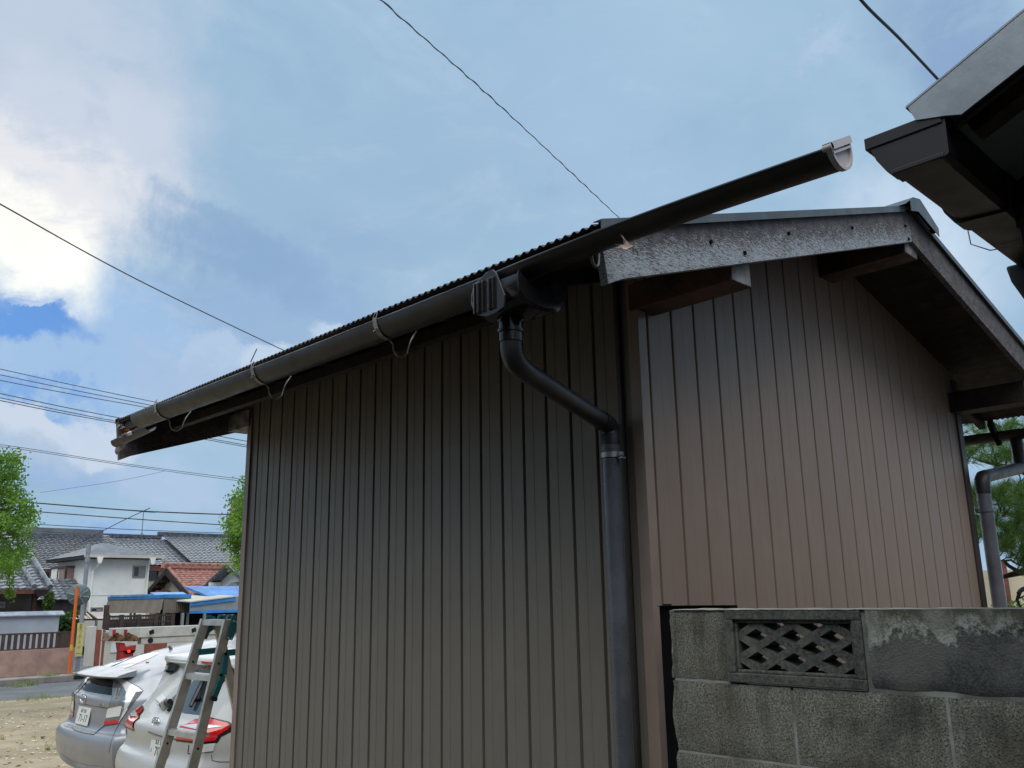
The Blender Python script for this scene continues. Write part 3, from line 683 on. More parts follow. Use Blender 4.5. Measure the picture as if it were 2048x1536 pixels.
# ---- downpipe: bend, long slant back to the wall, bend, fall
pr_ = .0305; vx, vy = WX - .075, 1.940
A = Vector((sx, sy, 2.575)); B = Vector((vx, vy, 2.432)); dgn = (B - Vector((sx, sy, 2.500))).normalized()
bend = [A + Vector((0, 0, -.03)), A + Vector((0, 0, -.045)) + dgn * .004, A + Vector((0, 0, -.062)) + dgn * .018, A + Vector((0, 0, -.070)) + dgn * .045, A + Vector((0, 0, -.0735)) + dgn * .085]
dp = MB().tube([A] + bend, .0315, 24).tube([bend[-1] - dgn * .002, B], pr_, 24).build('downpipe_slant', 'pipe_up', shed, smooth=50)
mb = MB(); mb.tube([B - dgn * .075, B - dgn * .02, B + Vector((0, 0, -.006)) + dgn * .006, B + Vector((.004, .001, -.035)), B + Vector((.004, .001, -.07))], [.0335, .0335, .0345, .034, .034], 24)
mb.build('bend', 'pipe_up', dp, smooth=50)
vx += .004; vy += .001
vp_ = MB().tube([(vx, vy, 2.38), (vx, vy, .02)], pr_, 28).build('downpipe', 'pipe', shed, smooth=50)
MB().tube([(vx, vy, 2.405), (vx, vy, 2.33)], pr_ + .0022, 28).build('socket', 'pipe', vp_, smooth=50)
for zz in (2.325, .9):
    mb = MB(); mb.tube([(vx, vy, zz + .009), (vx, vy, zz - .009)], pr_ + .0052, 28)
    mb.box(vx - .006, vy - .052, zz - .006, vx + .006, vy - .030, zz + .007); mb.box(vx - .008, vy - .056, zz - .016, vx + .012, vy - .040, zz - .010)
    mb.tube([(vx, vy, zz), (WX, vy, zz)], .004, 8); mb.build('pipe_strap', 'galv', vp_, smooth=40)
# ---- far eave gutter and its pipe on the right-hand corner
gz2 = lambda y: 2.868
g2 = gutter_run(1.15, 5.0, .062, gxc=6.425, zf=gz2, flip=-1, n=6).build('gutter', 'gutter', shed, smooth=50)
for y in (1.9, 2.7, 3.6): MB().bar((EAVE_R - .05, y, ZR(EAVE_R) - .02), (6.44, y, 2.80), .03, .05).build('gutter_bracket', 'iron_black', g2)
rx, ry, rr = 5.655, 1.795, .0385
rp = MB().tube([(rx, ry, .02), (rx, ry, 2.42)], rr, 24).build('downpipe', 'pipe_grey', shed, smooth=50)
mb = MB(); mb.tube([(rx, ry, 2.40), (rx, ry, 2.455), (rx + .006, ry, 2.478), (rx + .03, ry, 2.497), (rx + .08, ry, 2.506)], rr + .004, 24); mb.build('bend', 'pipe_up', rp, smooth=50)
MB().tube([(rx + .04, ry, 2.502), (6.40, ry, 2.615), (6.43, ry, 2.65), (6.43, ry, 2.81)], rr, 24).build('branch', 'pipe_up', rp, smooth=50)
MB().tube([(rx, ry, 2.305), (rx, ry, 2.29)], rr + .005, 24).build('pipe_strap', 'pipe_grey', rp, smooth=50)
MB().box(rx - .02, ry + .03, 2.285, rx - .004, WY0, 2.31).build('pipe_strap', 'pipe_grey', rp)

# ---- debris caught on the gutter and eave end
def leafshape(c, ux, uy, L, wd, curl):
    mb = MB(); rows = []
    for i in range(7):
        t_ = i / 6; w_ = wd * math.sin(math.pi * min(1, .08 + t_ * .9)) ** .8
        p0 = Vector(c) + Vector(ux) * L * t_
        n_ = Vector(ux).cross(Vector(uy))
        rows.append([p0 - Vector(uy) * w_ + n_ * curl * (1 + t_) * .6, p0 + n_ * (curl * t_ * t_ - curl * .3), p0 + Vector(uy) * w_ + n_ * curl * .9])
    mb.grid(rows); return mb
c = ony(1235, 497, 1.235)
mb = MB()
L1 = [(1233, 496), (1241, 491), (1248, 489), (1247, 477), (1241, 468), (1252, 480), (1262, 489), (1268, 492), (1258, 496), (1250, 499), (1244, 496)]
mb.prism([ony(a, b_, 1.235 + .006 * math.sin(i * 1.3)) for i, (a, b_) in enumerate(L1)], (0, .0015, 0))
mb.tube([ony(1246, 490, 1.235), ony(1238, 490, 1.232), ony(1230, 488, 1.23)], .0006, 5)
for a, b_, c_, d_ in ((1218, 509, 1232, 503),): mb.tube([ony(a, b_, 1.24), ony(c_, d_, 1.235)], .001, 5)
tag(mb.build('dry_leaf', 'leaf_dry', org=tuple(c)), 'crumpled pale dry leaf caught between gutter and weathered barge board', 'leaf')
nest = thing('leaf_debris', 'clump of brown leaves and plastic scrap snagged on the broken far end of the gutter', 'debris', (1.70, 4.6, 2.70))
rnd = random.Random(5)
for i, (px, py, L_) in enumerate(((236, 851, .05), (241, 855, .045), (247, 862, .06), (252, 864, .055), (256, 868, .06), (260, 864, .05), (262, 872, .06), (247, 874, .05), (251, 871, .045), (241, 872, .03))):
    c = onx(px, py, 1.70 + rnd.uniform(-.01, .03)); a = rnd.uniform(0, 6.28); ux = Vector((math.cos(a) * .5, math.sin(a), rnd.uniform(-.3, .5))).normalized(); uy = ux.orthogonal().normalized()
    leafshape(c - ux * L_ * .5, ux, uy, L_, rnd.uniform(.010, .020), rnd.uniform(-.02, .02)).build('leaf', ['wood_grey', 'wood_grey', 'leaf_rust', 'leaf_rust', 'rust', 'gutter_cap', 'leaf_rust', 'wood_dark', 'rust', 'wood_grey'][i], nest)
mb = MB(); rws = []
for i in range(6):
    t_ = i / 5; c = Vector((1.755, 4.72 + .10 * t_, 2.70 - .05 * t_)); rws.append([c + Vector((.02 * math.cos(a), .01 * math.sin(i * 2), .035 * math.sin(a) * (1 - .3 * t_))) for a in (k * .55 for k in range(9))])
mb.grid(rws); mb.build('plastic_scrap', 'gutter_cap', nest, smooth=60)
gutter_run(4.36, 4.80, .030, .002, 4, .004, 1.735, lambda y: 2.715 - .05 * (y - 4.4), 1).build('gutter_stub', 'gutter', shed, smooth=50)

# ================================================================ CONCRETE BLOCK WALL
BX, BT, BZ = 2.27, .10, 1.805
BY1, BY0 = 1.655, -.19
wall = thing('block_wall', 'sooty grey concrete block wall with one openwork block beside the brown shed', 'wall', (BX + .05, BY1, 0))
mb = MB(); rr_ = random.Random(3)
# mortar body with a ragged broken end
zs = [0 + BZ * k / 60 for k in range(61)]
ends = [BY1 + .014 * noise.noise(Vector((0, z * 9, 1))) + .008 * noise.noise(Vector((0, z * 40, 2))) - (.012 if (z % .2) < .03 else 0) for z in zs]
OW0, OW1, OZ0, OZ1 = 1.058, 1.455, 1.612, 1.800         # opening for the pierced block
for za, zb, ea, eb in zip(zs, zs[1:], ends, ends[1:]):
    def strip(y0, a1, b1): mb.hexa([(BX + .0035, y0, za), (BX + .0035, a1, za), (BX + BT, a1, za), (BX + BT, y0, za)], [(BX + .0035, y0, zb), (BX + .0035, b1, zb), (BX + BT, b1, zb), (BX + BT, y0, zb)])
    if zb > OZ0 + .005: strip(BY0, OW0, OW0); strip(OW1, ea, eb)
    else: strip(BY0, ea, eb)
mb.build('masonry', 'mortar', wall)
def block(y0, y1, z0, z1, mt, ragged=False):
    mb = MB(); n, m_ = 12, 10; rows = []
    for j in range(m_ + 1):
        row = []
        for i in range(n + 1):
            y = y0 + (y1 - y0) * i / n; z = z0 + (z1 - z0) * j / m_
            e = min(i, n - i, 1) * min(j, m_ - j, 1)
            if ragged and i == n: y += .010 * noise.noise(Vector((7, z * 30, 1))) + .016 * noise.noise(Vector((3, z * 9, 4)))
            jit = .0012 * noise.noise(Vector((y * 30, z * 30, 5)))
            row.append((BX - .0015 + (0 if e else .004) + jit, y, z))
        rows.append(row)
    mb.grid(rows); return mb.build('block', mt, wall, smooth=40)
jt = .0042
rowsz = [(BZ - .2 * (k + 1) + .0, BZ - .2 * k) for k in range(9)]
for k, (z0, z1) in enumerate(rowsz):
    z0 += jt * .9; z1 -= jt * .9 if k else .001
    if k == 0:
        block(1.463, BY1 - .002, z0, z1, 'block', True); continue
    off = 1.267 if k % 2 == 1 else 1.467
    ys_ = [BY1 - .002] + [off - .4 * i for i in range(6) if BY0 < off - .4 * i < BY1 - .05] + [BY0]
    for i, (ya, yb) in enumerate(zip(ys_, ys_[1:])): block(yb + jt, ya - (jt if i else 0), z0, z1, ('block' if i == 0 or (i == 1 and k > 1) else 'block_sooty'), i == 0)
rp_ = MB(); rws = []
for j in range(13):
    z = 1.612 + .193 * j / 12
    rws.append([(BX - .004 - .003 * noise.noise(Vector((y * 7, z * 9, 2))) + (.006 if j == 0 else 0), y + (.008 * noise.noise(Vector((1, z * 30, 2))) if i == 40 else 0), z + (.004 * noise.noise(Vector((y * 12, 5, 2))) if j == 0 else 0)) for i, y in ((i, BY0 + (1.040 - BY0) * i / 40) for i in range(41))])
rp_.grid(rws); rp_.build('render_coat', 'render_patch', wall, smooth=60)
# thin lime crust along the top edge
mb = MB(); rws = []
for i in range(91):
    y = BY0 + (BY1 - BY0 - .02) * i / 90; h = .0015 + .003 * noise.noise(Vector((y * 23, 1, 1))) + .003 * noise.noise(Vector((y * 70, 1, 1)))
    rws.append([(BX - .005, y, BZ - .001 + .002 * noise.noise(Vector((y * 50, 4, 1)))), (BX - .004, y, BZ + h * .7), (BX + .03, y, BZ + h), (BX + BT, y, BZ + h * .6)])
mb.grid(rws); mb.build('top_crust', 'concrete', wall, smooth=60)
# pierced decorative block: border with stepped moulding and a diagonal lattice
def rect_frame(mb, y0, y1, z0, z1, bw, x0, x1):
    mb.box(x0, y0, z0, x1, y1, z0 + bw); mb.box(x0, y0, z1 - bw, x1, y1, z1); mb.box(x0, y0, z0 + bw, x1, y0 + bw, z1 - bw); mb.box(x0, y1 - bw, z0 + bw, x1, y1, z1 - bw)
mb = MB(); y0, y1, z0, z1 = OW0 - .004, OW1 + .004, 1.606, BZ - .002
rect_frame(mb, y0, y1, z0, z1, .026, BX - .004, BX + BT); rect_frame(mb, y0 + .026, y1 - .026, z0 + .026, z1 - .026, .009, BX + .006, BX + BT - .006)
dec = mb.build('openwork_block', 'cast_block', wall, bevel=.003)
iy0, iy1, iz0, iz1 = y0 + .035, y1 - .035, z0 + .035, z1 - .035
def clip(poly, y0, y1, z0, z1):
    for ax, lim, keep in ((0, y0, 1), (0, y1, -1), (1, z0, 1), (1, z1, -1)):
        out = []
        for i in range(len(poly)):
            a, b_ = poly[i], poly[(i + 1) % len(poly)]; da, db = keep * (a[ax] - lim), keep * (b_[ax] - lim)
            if da >= 0: out.append(a)
            if da * db < 0: t_ = da / (da - db); out.append((a[0] + t_ * (b_[0] - a[0]), a[1] + t_ * (b_[1] - a[1])))
        poly = out
        if not poly: break
    return poly
py_, pz_ = (iy1 - iy0) / 3, .0615; wv = .0104
mb = MB()
for s_ in (1, -1):
    for k in range(-6, 12):
        c_y, c_z = iy0 + py_ * (k + .5) if s_ > 0 else iy0 + py_ * (k + .5), iz0 + .0
        d = Vector((py_ / 2, s_ * pz_ / 2)).normalized(); n_ = Vector((-d.y, d.x)) * wv
        c_ = Vector((c_y, c_z)); a, b_ = c_ - d * 2, c_ + d * 2
        pl = clip([tuple(a - n_), tuple(b_ - n_), tuple(b_ + n_), tuple(a + n_)], iy0 - .004, iy1 + .004, iz0 - .004, iz1 + .004)
        if len(pl) > 2:
            # bevelled bar: narrower at the face than at the back
            dx0 = BX + .013 + (.0006 if s_ > 0 else 0)
            mb.prism([(dx0, y, z) for y, z in pl], (.080 + (.0006 if s_ > 0 else 0) * 2, 0, 0))
mb.build('lattice', 'cast_block', dec)
pl_ = MB(); pl_.box(2.405, 1.50, .05, 2.409, 1.788, 1.8155); pl_.box(2.390, 1.53, 1.8135, 2.4045, 1.785, 1.8155)
pl_.box(2.392, 1.735, 1.816, 2.40, 1.765, 1.8205)
tag(pl_.build('closing_plate', 'iron_black', org=(2.41, 1.64, .05)), 'thin black steel plate closing the gap between block wall and shed corner', 'plate')

# ================================================================ NEIGHBOURING HOUSE (upper right)
HX = 1.5
house = thing('tiled_house', 'dark house corner with grey verge metal and box gutter jutting in at the upper right', 'house', (2.0, -.2, 0))
GY = .455                                                # gutter back edge
hz = lambda y: 2.700 - .44 * (y - .475)                  # roof underside plane rising towards -y
# box gutter running along x, end cap facing the camera
pr = [(.586, 2.652), (.586, 2.634), (.580, 2.630), (.572, 2.605), (.556, 2.584), (.545, 2.578), (.470, 2.574), (.458, 2.580), (.456, 2.652)]
pi_ = [(.460, 2.652), (.462, 2.584), (.472, 2.579), (.544, 2.582), (.552, 2.588), (.566, 2.606), (.575, 2.634), (.580, 2.652)]
mb = MB(); mb.grid([[(x, y, z) for y, z in pr + pi_] for x in (HX + .012, 8.0)], True); mb.poly([(HX + .013, y, z) for y, z in pr])
hg = mb.build('gutter', 'gutter_dark', house)
mb = MB(); big = [(y + (.004 if y > .52 else -.004), z + (.003 if z > 2.6 else -.004)) for y, z in pr]
mb.grid([[(x, y, z) for y, z in big] for x in (HX, HX + .045)]); mb.poly([(HX, y, z) for y, z in big])
mb.box(HX - .003, .458, 2.634, HX + .04, .593, 2.657); mb.box(HX - .003, .462, 2.571, HX + .045, .552, 2.580)
mb.build('gutter_end_cap', 'gutter_dark', hg, bevel=.0015)
for xx in (1.82, 2.55, 3.3): MB().prism([(xx, y + (.005 if y > .52 else -.005), z - (.005 if z < 2.6 else 0)) for y, z in pr], (.06, 0, 0)).build('gutter_joint', 'gutter_dark', hg, bevel=.002)
for xx in (2.03, 2.9):
    mb = MB(); mb.tube([(xx, .60, 2.655), (xx, .597, 2.60), (xx, .56, 2.574), (xx, .49, 2.568), (xx, .45, 2.59)], .0014, 6); mb.build('gutter_bracket', 'galv_dull', hg)
mb = MB(); mb.prism([(2.24, .592, 2.60), (2.24, .585, 2.56), (2.24, .56, 2.50), (2.24, .53, 2.475), (2.24, .45, 2.47), (2.24, .43, 2.60)], (.20, 0, 0)); mb.tube([(2.34, .50, 2.48), (2.34, .50, 2.40), (2.34, .44, 2.36), (2.34, .10, 2.26), (2.34, -.14, 2.22), (2.34, -.15, 0)], .035, 16)
mb.build('outlet_box', 'gutter_dark', house, bevel=.006, smooth=40)
# verge metal in the gable plane
mb = MB(); yA, yB = .512, -3.3; h = .088
def vz(y): return 2.686 + .436 * (.505 - y)
mb.prism([(HX - .006, .508, vz(.508) - .002), (HX - .006, yB, vz(yB)), (HX - .006, yB, vz(yB) - h), (HX - .006, .424, vz(.424) - h), (HX - .006, .45, vz(.45) - .068), (HX - .006, .498, vz(.498) - .035)], (.004, 0, 0))
mb.prism([(HX - .006, .512, vz(.512)), (HX - .006, yB, vz(yB)), (HX - .006, yB, vz(yB) + .004), (HX - .006, .512, vz(.512) + .004)], (.10, 0, 0))
mb.build('verge_metal', 'flash_big', house)
# roof slab with tiles above, soffit below, verge rafter
mb = MB(); a = lambda x, y, dz: (x, y, vz(y) + dz)
mb.hexa([a(HX + .02, .50, -.035), a(8.2, .50, -.035), a(8.2, -3.3, -.035), a(HX + .02, -3.3, -.035)], [a(HX + .02, .50, -.004), a(8.2, .50, -.004), a(8.2, -3.3, -.004), a(HX + .02, -3.3, -.004)])
mb.hexa([(HX + .02, -3.301, vz(-3.3) - .035), (8.2, -3.301, vz(-3.3) - .035), (8.2, -7, vz(-3.3) - 1.66), (HX + .02, -7, vz(-3.3) - 1.66)], [(HX + .02, -3.301, vz(-3.3) - .004), (8.2, -3.301, vz(-3.3) - .004), (8.2, -7, vz(-3.3) - 1.63), (HX + .02, -7, vz(-3.3) - 1.63)])
mb.build('roof', 'tile_dark', house)
MB().bar((1.611, .440, vz(.440) - .062), (1.611, -3.2, vz(-3.2) - .062), .046, .026, (0, .4, .9)).build('verge_rafter', 'wood_brown', house)
MB().box(HX + .40, .478, 2.60, 8.0, .490, 2.655).build('fascia', 'dark_timber', house)
mb = MB(); mb.hexa([(1.90, -.2, 0), (8, -.2, 0), (8, -6.6, 0), (1.90, -6.6, 0)], [(1.90, -.2, vz(-.2) - .05), (8, -.2, vz(-.2) - .05), (8, -6.6, vz(-.2) - .05), (1.90, -6.6, vz(-.2) - .05)])
mb.prism([(1.901, -.2, vz(-.2) - .051), (1.901, -3.3, vz(-3.3) - .051), (1.901, -6.4, vz(-.2) - .051)], (6, 0, 0))
mb.build('wall', 'wall_brown', house)
# sloping grey soffit between the verge rafter and the gable wall
sa = lambda x, y, dz: (x, y, vz(y) - .05 + dz)
MB().hexa([sa(HX + .09, .476, 0), sa(1.898, .476, 0), sa(1.898, -3.2, 0), sa(HX + .09, -3.2, 0)], [sa(HX + .09, .476, .012), sa(1.898, .476, .012), sa(1.898, -3.2, .012), sa(HX + .09, -3.2, .012)]).build('soffit', 'sheet_grey', house)
MB().box(1.90, -.198, 2.56, 8, .47, 2.575).build('eave_soffit', 'dark_timber', house)
MB().box(1.885, -.2, 2.40, 1.899, .46, 2.60).build('return_board', 'dark_timber', house)
# unseen wing added behind and left of the camera to shade the shed walls
MB().box(-7, -7, 0, -1.9, 4.3, 3.8).box(-1.899, -7, 0, 1.899, -2.6, 3.5).build('shade_wing_wall', 'wall_brown', house)
mb = MB()
mb.hexa([(-1.2, -7.5, 3.76), (-1.2, 4.9, 3.76), (-1.2, 4.9, 3.85), (-1.2, -7.5, 3.85)], [(-4.4, -7.5, 5.2), (-4.4, 4.9, 5.2), (-4.4, 4.9, 5.29), (-4.4, -7.5, 5.29)])
mb.hexa([(-7.6, -7.5, 3.76), (-7.6, 4.9, 3.76), (-7.6, 4.9, 3.85), (-7.6, -7.5, 3.85)], [(-4.401, -7.5, 5.2), (-4.401, 4.9, 5.2), (-4.401, 4.9, 5.29), (-4.401, -7.5, 5.29)])
mb.hexa([(-1.199, -1.9, 3.44), (1.49, -1.9, 3.44), (1.49, -1.9, 3.52), (-1.199, -1.9, 3.52)], [(-1.199, -4.6, 4.7), (1.49, -4.6, 4.7), (1.49, -4.6, 4.78), (-1.199, -4.6, 4.78)])
mb.build('shade_wing_roof', 'tile_dark', house)
# ================================================================ ACROSS THE ROAD
PV = .148                                                # pavement / yard level
def inside(p, poly):
    r = False; n = len(poly); j = n - 1
    for i in range(n):
        a, b_ = poly[i], poly[j]
        if (a[1] > p[1]) != (b_[1] > p[1]) and p[0] < (b_[0] - a[0]) * (p[1] - a[1]) / (b_[1] - a[1]) + a[0]: r = not r
        j = i
    return r
def tiles(o, U, V, lu, lv, tw=.27, th=.24, amp=.028, step=.022, poly=None):
    "pantile field: o = eave corner, U along the eave, V up the slope"
    o, U, V = Vector(o), Vector(U).normalized(), Vector(V).normalized(); Nn = U.cross(V).normalized()
    if Nn.z < 0: Nn = -Nn
    mb = MB(); nu = int(lu / tw * 6); nv = int(lv / th)
    ux = [lu * k / nu for k in range(nu + 1)]
    for j in range(nv):
        rows = []
        for t_, hh in ((0, step), (.97, 0.0), (1.0, -.004)):
            v = lv * (j + t_) / nv
            rows.append([o + U * u + V * v + Nn * (hh + amp * (.5 + .5 * math.cos(2 * math.pi * u / tw)) ** 1.5) for u in ux])
        rows.insert(0, [o + U * u + V * (lv * j / nv) for u in ux])
        if poly is None: mb.grid(rows)
        else:
            ix = [[mb.vert(p) for p in r] for r in rows]
            for a in range(3):
                for i in range(nu):
                    if inside(((ux[i] + ux[i + 1]) / 2, lv * (j + .5) / nv), poly): mb.face((ix[a][i], ix[a][i + 1], ix[a + 1][i + 1], ix[a + 1][i]))
    return mb
def wall_window(parent, y, px0, py0, px1, py1, frame='window_frame', dep=.06, halves=2, cur=None):
    a, b_ = ony(px0, py0, y), ony(px1, py1, y); x0, x1, z0, z1 = a.x, b_.x, b_.z, a.z
    mb = MB(); rect_frame(mb, x0, x1, z0, z1, .06, 0, 0.001)
    f = MB(); w_ = .055
    f.box(x0, y - dep, z0, x1, y + .02, z0 + w_); f.box(x0, y - dep, z1 - w_, x1, y + .02, z1); f.box(x0, y - dep, z0 + w_, x0 + w_, y + .02, z1 - w_); f.box(x1 - w_, y - dep, z0 + w_, x1, y + .02, z1 - w_)
    for k in range(1, halves): xm = x0 + (x1 - x0) * k / halves; f.box(xm - .025, y - dep + .01, z0 + w_, xm + .025, y + .02, z1 - w_)
    win = f.build('window', frame, parent)
    MB().box(x0 + w_, y - .025, z0 + w_, x1 - w_, y - .012, z1 - w_).build('pane', 'pane', win)
    if cur: xm = (x0 + x1) / 2; MB().box(xm + .03, y - .032, z0 + w_, x1 - w_, y - .026, z1 - w_).build('curtain', cur, win)
    return win

# -- pink block wall with a brown slat fence on it
xr = ony(149, 1310, 25.0).x; zt = ony(70, 1299, 25.0).z
pw = MB().box(-14, 25.0, PV, xr, 25.15, zt).build('garden_wall', 'pink_block', bevel=.01, org=(xr - 3, 25, PV)); tag(pw, 'low pink concrete block wall along the far pavement under the brown slat fence', 'wall')
xs = ony(118, 1280, 25.06).x; z1 = ony(60, 1265.5, 25.06).z; xe = ony(152, 1280, 25.06).x
fe = thing('slat_fence', 'dark brown upright slat fence on top of the pink block wall', 'fence', (xs, 25.06, zt))
mb = MB(); x = xs
while x > xs - 6: mb.box(x - .082, 25.05, zt + .02, x, 25.07, z1 - .03); x -= .14
mb.build('slat_panel', 'brown_fence', fe)
mb = MB(); mb.box(xs - 6, 25.04, z1 - .04, xe, 25.08, z1); mb.box(xs - 6, 25.04, zt + .0, xs, 25.08, zt + .03); mb.build('rail', 'brown_fence', fe)
MB().box(xs + .02, 25.045, zt + .005, xe, 25.075, z1 - .041).build('solid_panel', 'brown_fence', fe)
# -- long grey wall with metal coping behind it
y = 29.5; x1 = ony(118, 1245, y).x; zc = ony(60, 1232, y).z; zq = ony(60, 1225.5, y).z
gw = thing('grey_wall', 'long plain pale grey wall with metal coping behind the slat fence', 'wall', (x1 - 3, y, PV))
MB().box(-14, y, PV, x1, y + .15, zc).build('panel', 'grey_wall', gw)
MB().prism([(-14, y - .10, zc), (-14, y - .10, zc + .03), (-14, y + .12, zq + .04), (-14, y + .27, zc + .02)], (x1 + 14 + .12, 0, 0)).build('coping', 'coping', gw)

# -- tiled bungalow at the left edge
y = 33; ez = ony(50, 1177.5, 32).z; xv = ony(104, 1177, 32).x; xw = ony(64, 1200, y).x
h1 = thing('tiled_bungalow', 'low brown-walled bungalow under glossy grey pantiles, partly behind the left tree', 'house', (xw - 3, y, PV))
MB().box(-12, y, PV, xw, y + 6, ez - .02).build('wall', 'wall_brown', h1)
sl_ = Vector((0, 1, .47)); r1 = tiles((-6, 32, ez), (1, 0, 0), sl_, xv + 6, 4.6).build('roof', 'tile_grey', h1, smooth=35)
MB().box(-6, 32.02, ez - .16, xv - .1, 32.12, ez - .02).build('eave_board', 'red_timber', h1)
mb = MB(); mb.tube([(xv - .55, 31.98, ez + .07), (xv - .55, 36.2, ez + .07 + 4.2 * .47)], .085, 10); mb.tube([(xv - .06, 31.98, ez + .05), (xv - .06, 36.2, ez + .05 + 4.2 * .47)], .09, 10); mb.build('verge_tiles', 'tile_grey', h1, smooth=50)
MB().box(-6, 32.3, ez - .14, xv - .2, 33, ez - .02).build('soffit', 'dark_timber', h1)
MB().box(xw - .1, 32.6, PV, xw + .02, 32.72, ez - .1).build('post', 'red_timber', h1)
wall_window(h1, y, -40, 1204, 9, 1216, 'window_alu', .05, 2)
MB().tube([ony(83, 1179, 32.2), ony(83, 1187, 32.2), ony(74, 1196, 32.6), ony(68, 1203, 32.7), ony(66, 1222, 32.7)], .04, 8).build('rain_pipe', 'dark_timber', h1)
mb = MB(); q = ony(81, 1179, 32.05); mb.hexa([(q.x - .10, 31.95, q.z - .22), (q.x + .12, 31.95, q.z - .22), (q.x + .12, 32.12, q.z - .22), (q.x - .10, 32.12, q.z - .22)], [(q.x - .2, 31.9, q.z), (q.x + .24, 31.9, q.z), (q.x + .24, 32.12, q.z), (q.x - .2, 32.12, q.z)]); mb.build('rain_hopper', 'dark_timber', h1)

# -- beige house further back
y = 48; ez = ony(95, 1136, y - 1).z; x0, x1 = ony(20, 1140, y).x, ony(122, 1140, y).x
h2 = thing('beige_house', 'beige two-storey house with dull grey tiled roof behind the bungalow', 'house', ((x0 + x1) / 2, y, PV))
MB().box(x0, y, PV, x1 + 2, y + 7, ez).build('wall', 'plaster_beige', h2)
tiles((x0 - 1, y - 1, ez), (1, 0, 0), (0, 1, .42), x1 - x0 + 4.5, 5.2).build('roof', 'tile_dark', h2, smooth=35)
MB().box(x0 - 1, y - .98, ez - .2, x1 + 3.2, y - .0, ez - .03).build('eave', 'red_timber', h2)
a = ony(60, 1102, y + 5); MB().box(x0 - 1, y + 3.7, ez + 1.95, x1 + 3.2, y + 4.0, ez + 2.3).build('ridge', 'roof_grey', h2)
wall_window(h2, y, 88, 1148, 96, 1158, 'window_frame', .05, 1)
y = 40; q = ony(88, 1200, y)
lt = thing('lean_to', 'small grey tiled lean-to roof glimpsed between bungalow and white house', 'roof', (q.x, y, PV))
tiles((q.x - 1.5, y, q.z), (1, 0, 0), (0, 1, .5), 3.2, 2.0).build('roof', 'tile_grey', lt, smooth=35); MB().box(q.x - 1.5, y + .2, PV, q.x + 1.7, y + 3, q.z).build('wall', 'dark_timber', lt)

# -- white rendered two-storey house
y = 40; xa = ony(181, 1150, y).x; xb = ony(296, 1150, y).x; yb = onx(113, 1150, xa).y; ez = ony(240, 1111, y - .4).z
h3 = thing('white_house', 'plain white two-storey house with low grey hip roof and few windows', 'house', ((xa + xb) / 2, y, PV))
MB().box(xa, y, PV, xb, yb, ez + .02).build('wall', 'plaster_white', h3)
e = .42; zc = ez + .62; xm, ym = (xa + xb) / 2 - .2, (y + yb) / 2 - .6
mb = MB(); c4 = [(xa - e, y - e, ez), (xb + e, y - e, ez), (xb + e, yb + e, ez), (xa - e, yb + e, ez)]; rg = [(xm - .2, ym, zc), (xm + .2, ym, zc)]
mb.poly([c4[0], c4[1], rg[1], rg[0]]); mb.poly([c4[1], c4[2], rg[1]]); mb.poly([c4[2], c4[3], rg[0], rg[1]]); mb.poly([c4[3], c4[0], rg[0]])
rf = mb.build('roof', 'roof_grey', h3)
mb = MB(); rect = lambda d, za, zb: [(xa - d, y - d, za), (xb + d, y - d, za), (xb + d, yb + d, za), (xa - d, yb + d, za)]
mb.hexa(rect(e - .03, ez - .14, 0), rect(e - .03, ez - .004, 0)); mb.build('eave', 'dark_timber', h3)
mb = MB(); mb.box(xa - e - .06, y - e - .10, ez - .10, xb + e + .06, y - e - .031, ez + .02); mb.build('gutter', 'plaster_pale', h3)
mb = MB()
q1 = (xa + .15, y - e - .06, ez - .1); mb.tube([q1, (xa + .15, y - e - .06, ez - .35), (xa - .05 + .15, y - .08, ez - .62), (xa + .06, y - .07, ez - .72), (xa + .06, y - .07, PV)], .045, 8)
def hop(xq): mb.hexa([(xq - .06, y - e - .12, ez - .34), (xq + .06, y - e - .12, ez - .34), (xq + .06, y - e, ez - .34), (xq - .06, y - e, ez - .34)], [(xq - .13, y - e - .12, ez - .08), (xq + .13, y - e - .12, ez - .08), (xq + .13, y - e, ez - .08), (xq - .13, y - e, ez - .08)])
hop(xa + .15); mb.build('rain_pipe', 'plaster_white', h3)
mb = MB(); mb.tube([(xb - .05, y - e - .06, ez - .1), (xb - .05, y - .1, ez - .4), (xb - .05, y - .07, PV)], .045, 8); hop(xb - .05); mb.build('rain_pipe', 'plaster_white', h3)
wall_window(h3, y, 266, 1131.5, 289, 1155, 'window_alu', .05, 2, 'curtain')
wall_window(h3, y, 169 + 12, 1215, 205, 1224, 'window_alu', .05, 2, 'curtain')
MB().box(xa - .012, y - .012, ony(240, 1191, y).z, xb + .012, yb, ony(240, 1191, y).z + .025).build('seam', 'plaster_pale', h3)
# bay window on the side facing left
ya_, yb_ = onx(148, 1150, xa).y, onx(117, 1150, xa).y; zz1, zz0 = onx(135, 1133, xa).z, onx(135, 1169, xa).z
mb = MB(); mb.box(xa - .38, ya_, zz1 - .08, xa, yb_, zz1); mb.box(xa - .38, ya_, zz0 - .08, xa, yb_, zz0); 
for yy in (ya_, (ya_ + yb_) / 2 - .05, yb_ - .08): mb.box(xa - .38, yy, zz0, xa - .30, yy + .08, zz1 - .08)
bw = mb.build('bay_window', 'window_frame', h3)
MB().box(xa - .33, ya_ + .02, zz0, xa - .005, yb_ - .02, zz1 - .081).build('pane', 'curtain_pink', bw)
MB().box(xa - .35, yb_ - 1.1, zz0, xa - .331, yb_ - .1, zz1 - .081).build('shutter', 'plaster_white', bw)

